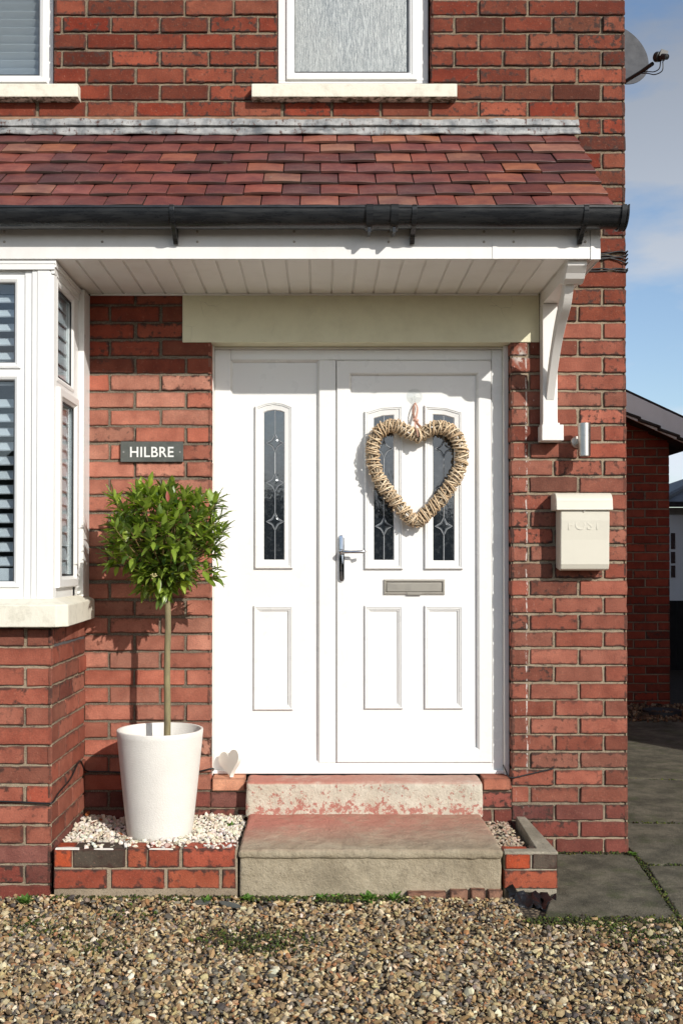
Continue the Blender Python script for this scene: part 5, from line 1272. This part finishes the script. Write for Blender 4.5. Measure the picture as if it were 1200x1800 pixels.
MT = [(0.075, 0.115, 0.020), (0.13, 0.155, 0.025), (0.040, 0.045, 0.016), (0.13, 0.12, 0.028), (0.05, 0.035, 0.02)]
ms = stones('moss', pos, rt.uniform(0.003, 0.0085, nm), palette(nm, MT, [4, 2.5, 4, 1.5, 3], rt, 0.2), M['mossm'], rt, sub=1, flatk=1.0)
tag(ms, 'green moss creeping along the foot of the step, the paving joints and the gravel edge', 'moss', kind='stuff')
def shard(px, py, Y, L_, W_, rot, label, z=0.012):
    m_ = MB(); p = at(px, py, Y); pts = []
    for k, a_ in enumerate(np.linspace(0, 2*PI, 8, endpoint=False)): r_ = rt.uniform(0.75, 1.1); pts.append((math.cos(a_)*L_*r_, math.sin(a_)*W_*r_))
    m_.prism(pts, -0.003, 0.003, 'Z'); o = tag(obj('slate_shard', m_, M['slate'], bevel=0.001), label, 'slate piece', 'broken slates in the gravel'); o.location = (p.x, Y, z); o.rotation_euler = (0.25, 0.12, rot); return o
shard(357, 1588, -0.72, 0.045, 0.016, 0.6, 'dark slate shard in the gravel under the planter, the more upright one', 0.017)
shard(405, 1598, -0.745, 0.060, 0.018, -0.25, 'long dark slate shard lying flat in the gravel left of the step', 0.016)
def dry(px, py, Y, label, L_=0.045, z=topz+0.012):
    global LV, LF, LC
    LV, LF, LC = [], [], []; p = at(px, py, Y); b = Vector((p.x, Y, z)); a_ = rt.uniform(0, 6.28)
    leaf(b, Vector((math.cos(a_), math.sin(a_), 0.25)), Vector((0, 0, 1)), L_, L_*0.5, (0.3, 0.1, 0.03, 1))
    me = raw_mesh('dry_leaf', [v[:] for v in LV], np.array(LF).ravel(), np.full(len(LF), 4), [M['dryleaf']], None, None, smooth=True)
    return tag(link('dry_leaf', me), label, 'leaf', 'fallen leaves on the chippings')
dry(152, 1418, -0.06, 'orange dry leaf in the back corner of the planter by the bay wall')
dry(160, 1441, -0.20, 'brown dry leaf on the chippings midway along the bay wall', 0.035)
dry(140, 1462, -0.30, 'orange dry leaf nearest the bay wall corner on the chippings', 0.03)
dry(222, 1455, -0.40, 'curled rust coloured leaf touching the left foot of the white pot', 0.05)
dry(232, 1468, -0.46, 'rust coloured leaf tucked against the front left of the white pot', 0.05)
dry(178, 1430, -0.15, 'small brown leaf behind the others on the chippings', 0.03)
m_ = MB(); rr = []
NXm, NYm = 14, 6
for j in range(NYm):
    for i in range(NXm):
        x = 0.76+0.19*i/(NXm-1); y = -0.63-0.12*j/(NYm-1)*(0.5+0.6*i/NXm); z = 0.045*(1-j/(NYm-1))*(1-0.5*i/NXm)+rt.normal(0, 0.009)-0.004; rr.append((x+rt.normal(0, 0.006), y+rt.normal(0, 0.006), z))
m_.add(rr, [(j*NXm+i, j*NXm+i+1, (j+1)*NXm+i+1, (j+1)*NXm+i) for j in range(NYm-1) for i in range(NXm-1)])
mo_ = obj('plastic_membrane', m_, M['membrane'], smooth=80); sm_ = mo_.modifiers.new('solid', 'SOLIDIFY'); sm_.thickness = 0.002
tag(mo_, 'crumpled scrap of black plastic membrane under the right brick bed', 'plastic sheet')

# ------------------------------------------------------------ outbuilding behind
OY = 5.0
ob = thing('outbuilding', 'red brick outbuilding with white bargeboard at the end of the side path', 'outbuilding', (2.4, OY, 0))
o2 = Bricks(); ox1 = at(1176, 1000, OY).x
def bp_(px, py, y): p = at(px, py, y); return p
pA = bp_(1100, 690, OY-0.25); pB = bp_(1197, 735, OY-0.25); slope = (pB.z-pA.z)/(pB.x-pA.x)
OB = pal((0.26, 0.050, 0.026), 0.12, 0.45, 0.03)
o2.panel((0, OY, 0), (1, 0, 0), (0, -1, 0), 0.6, ox1, -0.02, pB.z-0.02, 3.0, 0.0845, 0.235, lambda k: ox1-(0 if k % 2 else 0.1175), OB, (0.24, 0.17, 0.11, 0), lod=0)
o2.panel((ox1, OY, 0), (0, 1, 0), (1, 0, 0), 0, 4.0, -0.02, pB.z+0.1, 3.0, 0.0845, 0.235, lambda k: (0 if k % 2 else 0.1175), OB, (0.24, 0.17, 0.11, 0), lod=0)
into(o2.build('wall', None), ob)
_gab = None
def lineat(x, dz_=0): return pA.z+slope*(x-pA.x)+dz_
xe = pB.x+0.05; xs0 = 0.6
hb = (bp_(1100, 690, OY-0.25).z-bp_(1100, 647, OY-0.25).z)
o3 = Bricks()
for k in range(40):
    zt = 3.0+0.0845*20-k*0.0845
    if zt < pB.z-0.02: break
    ur = min(ox1, pA.x+(zt+0.03-pA.z)/slope)
    if ur > 0.7: o3.panel((0, OY-0.002, 0), (1, 0, 0), (0, -1, 0), 0.6, ur, zt-0.0845, zt, zt, 0.0845, 0.235, lambda q, k=k: ox1-(0 if k % 2 else 0.1175), OB, (0.24, 0.17, 0.11, 0), lod=0)
into(o3.build('gable', None), ob)
m_ = MB(); m_.prism([(xs0, lineat(xs0)), (xe, lineat(xe)), (xe, lineat(xe)+hb), (xs0, lineat(xs0)+hb)], OY-0.27, OY-0.245, 'Y'); into(obj('bargeboard', m_, M['fascia'], bevel=0.003), ob)
m_ = MB(); m_.prism([(xs0, lineat(xs0)+0.02), (xe-0.02, lineat(xe)+0.02), (xe-0.02, lineat(xe)+0.04), (xs0, lineat(xs0)+0.04)], OY-0.244, OY+0.05, 'Y'); into(obj('soffit', m_, M['darktile']), ob)
m_ = MB()
NT = 16; tl = (xe+0.08-xs0)/NT
for i in range(NT):
    x0 = xs0+i*tl; x1 = x0+tl*1.12; a = lineat(x0)+hb
    for (ya, yb2) in ((OY-0.31, OY+4.0),):
        m_.prism([(x0, a+0.004), (x1, lineat(x1)+hb+0.030), (x1, lineat(x1)+hb+0.052), (x0, a+0.030)], ya+random.uniform(0, 0.012), yb2, 'Y')
into(obj('roof', m_, M['darktile'], bevel=0.003), ob)
# litter of leaves and a round drain tub by its foot
pos = np.array([(rt.uniform(1.7, 4.2), rt.uniform(3.9, 4.95), 0.014+rt.uniform(0, 0.015)) for _ in range(2200)])
lt = stones('leaf_litter', pos, rt.uniform(0.010, 0.028, len(pos)), palette(len(pos), [(0.14, 0.07, 0.035), (0.20, 0.12, 0.06), (0.08, 0.05, 0.03), (0.26, 0.19, 0.12)], [4, 3, 4, 2], rt), M['stone'], rt, sub=1, flatk=1.0)
tag(lt, 'brown fallen leaves and stones at the foot of the outbuilding', 'leaf litter', kind='stuff')
q = at(1162, 1250, 4.35); m_ = MB(); m_.lathe([(0.0001, 0.02), (0.13, 0.02), (0.155, 0.05), (0.17, 0.055), (0.172, 0.01)], 36, (q.x, 4.35, 0))
tag(obj('drain_cover', m_, M['gasket'], smooth=40), 'round black drain cover at the end of the side path', 'drain cover')
# fence coloured near black for its shade, and the white-doored house beyond
m_ = MB(); fy = 8.2; ft = at(1185, 1056, fy).z
fe = thing('fence', 'low wooden fence beyond the side path, coloured near black for its shade', 'fence', (5, fy, 0))
for i in range(26): m_.box(3.2+i*0.152, 3.2+i*0.152+0.148, fy+(0.0 if i % 2 else 0.012), fy+0.03, 0, ft)
into(obj('boards', m_, M['farwood']), fe)
hy_ = 11.5; fh = thing('far_house', 'distant house with grey slate hipped roof and white glazed door', 'house', (6, hy_, 0))
def hx_(px): return at(px, 950, hy_).x
def hz_(py): return at(1190, py, hy_).z
m_ = MB(); m_.box(hx_(1168), hx_(1400), hy_+0.05, hy_+6, 0, hz_(892)); into(obj('wall', m_, M['farbrick']), fh)
m_ = MB(); ex = hx_(1150); m_.add([(ex, hy_-0.3, hz_(884)), (hx_(1420), hy_-0.3, hz_(884)), (hx_(1420), hy_+3, hz_(884)+1.0), (ex+2.6, hy_+3, hz_(884)+1.0), (ex, hy_+6, hz_(884))], [(0, 1, 2, 3), (0, 3, 4)])
m_.tube([(ex, hy_-0.3, hz_(884)+0.02), (ex+2.6, hy_+3, hz_(884)+1.03)], 0.05, 6)
into(obj('roof', m_, M['farslate']), fh)
m_ = MB(); m_.box(ex, hx_(1420), hy_-0.36, hy_-0.29, hz_(893), hz_(884)); into(obj('gutter', m_, M['gutter']), fh)
m_ = MB(); m_.box(hx_(1171), hx_(1215), hy_-0.02, hy_+0.04, 0, hz_(905)); fd = obj('door', m_, M['upvc'], bevel=0.01); into(fd, fh)
for (a, b) in ((937, 965), (970, 990), (994, 1015)):
    m_ = MB(); m_.box(hx_(1177), hx_(1184.5), hy_-0.03, hy_-0.021, hz_(b), hz_(a)); obj('door_glass', m_, M['doorglass'], fd)
# unseen house, added outside the view to shade the end of the path
nh = thing('unseen_shading_house', 'tall unseen house added to the right, out of the frame, to shade the path end', 'house', (8, 3, 0))
m_ = MB(); m_.box(5.7, 12.0, -1.9, 9.0, 0, 6.2); into(obj('wall', m_, M['neighbour']), nh)
m_ = MB(); m_.prism([(5.5, 6.15), (12.3, 6.15), (8.85, 8.8)], -2.1, 9.2, 'Y'); into(obj('roof', m_, M['farslate']), nh)
# hedge across the drive: it shows only as the dark reflection in the glass
LV, LF, LC = [], [], []
m_ = MB(); 
for i in range(60):
    x = -18+i*0.62; h = 3.1+0.5*math.sin(i*0.7)+rt.uniform(-0.35, 0.35)
    m_.lathe([(0.001, 0), (0.75, 0.1), (0.85, h*0.5), (0.6, h*0.85), (0.001, h)], 9, (x, -17+rt.normal(0, 0.15), 0))
hd = obj('hedge', m_, M['hedge'], smooth=80); tag(hd, 'tall dark hedge across the drive, reflected in the door glass', 'hedge')
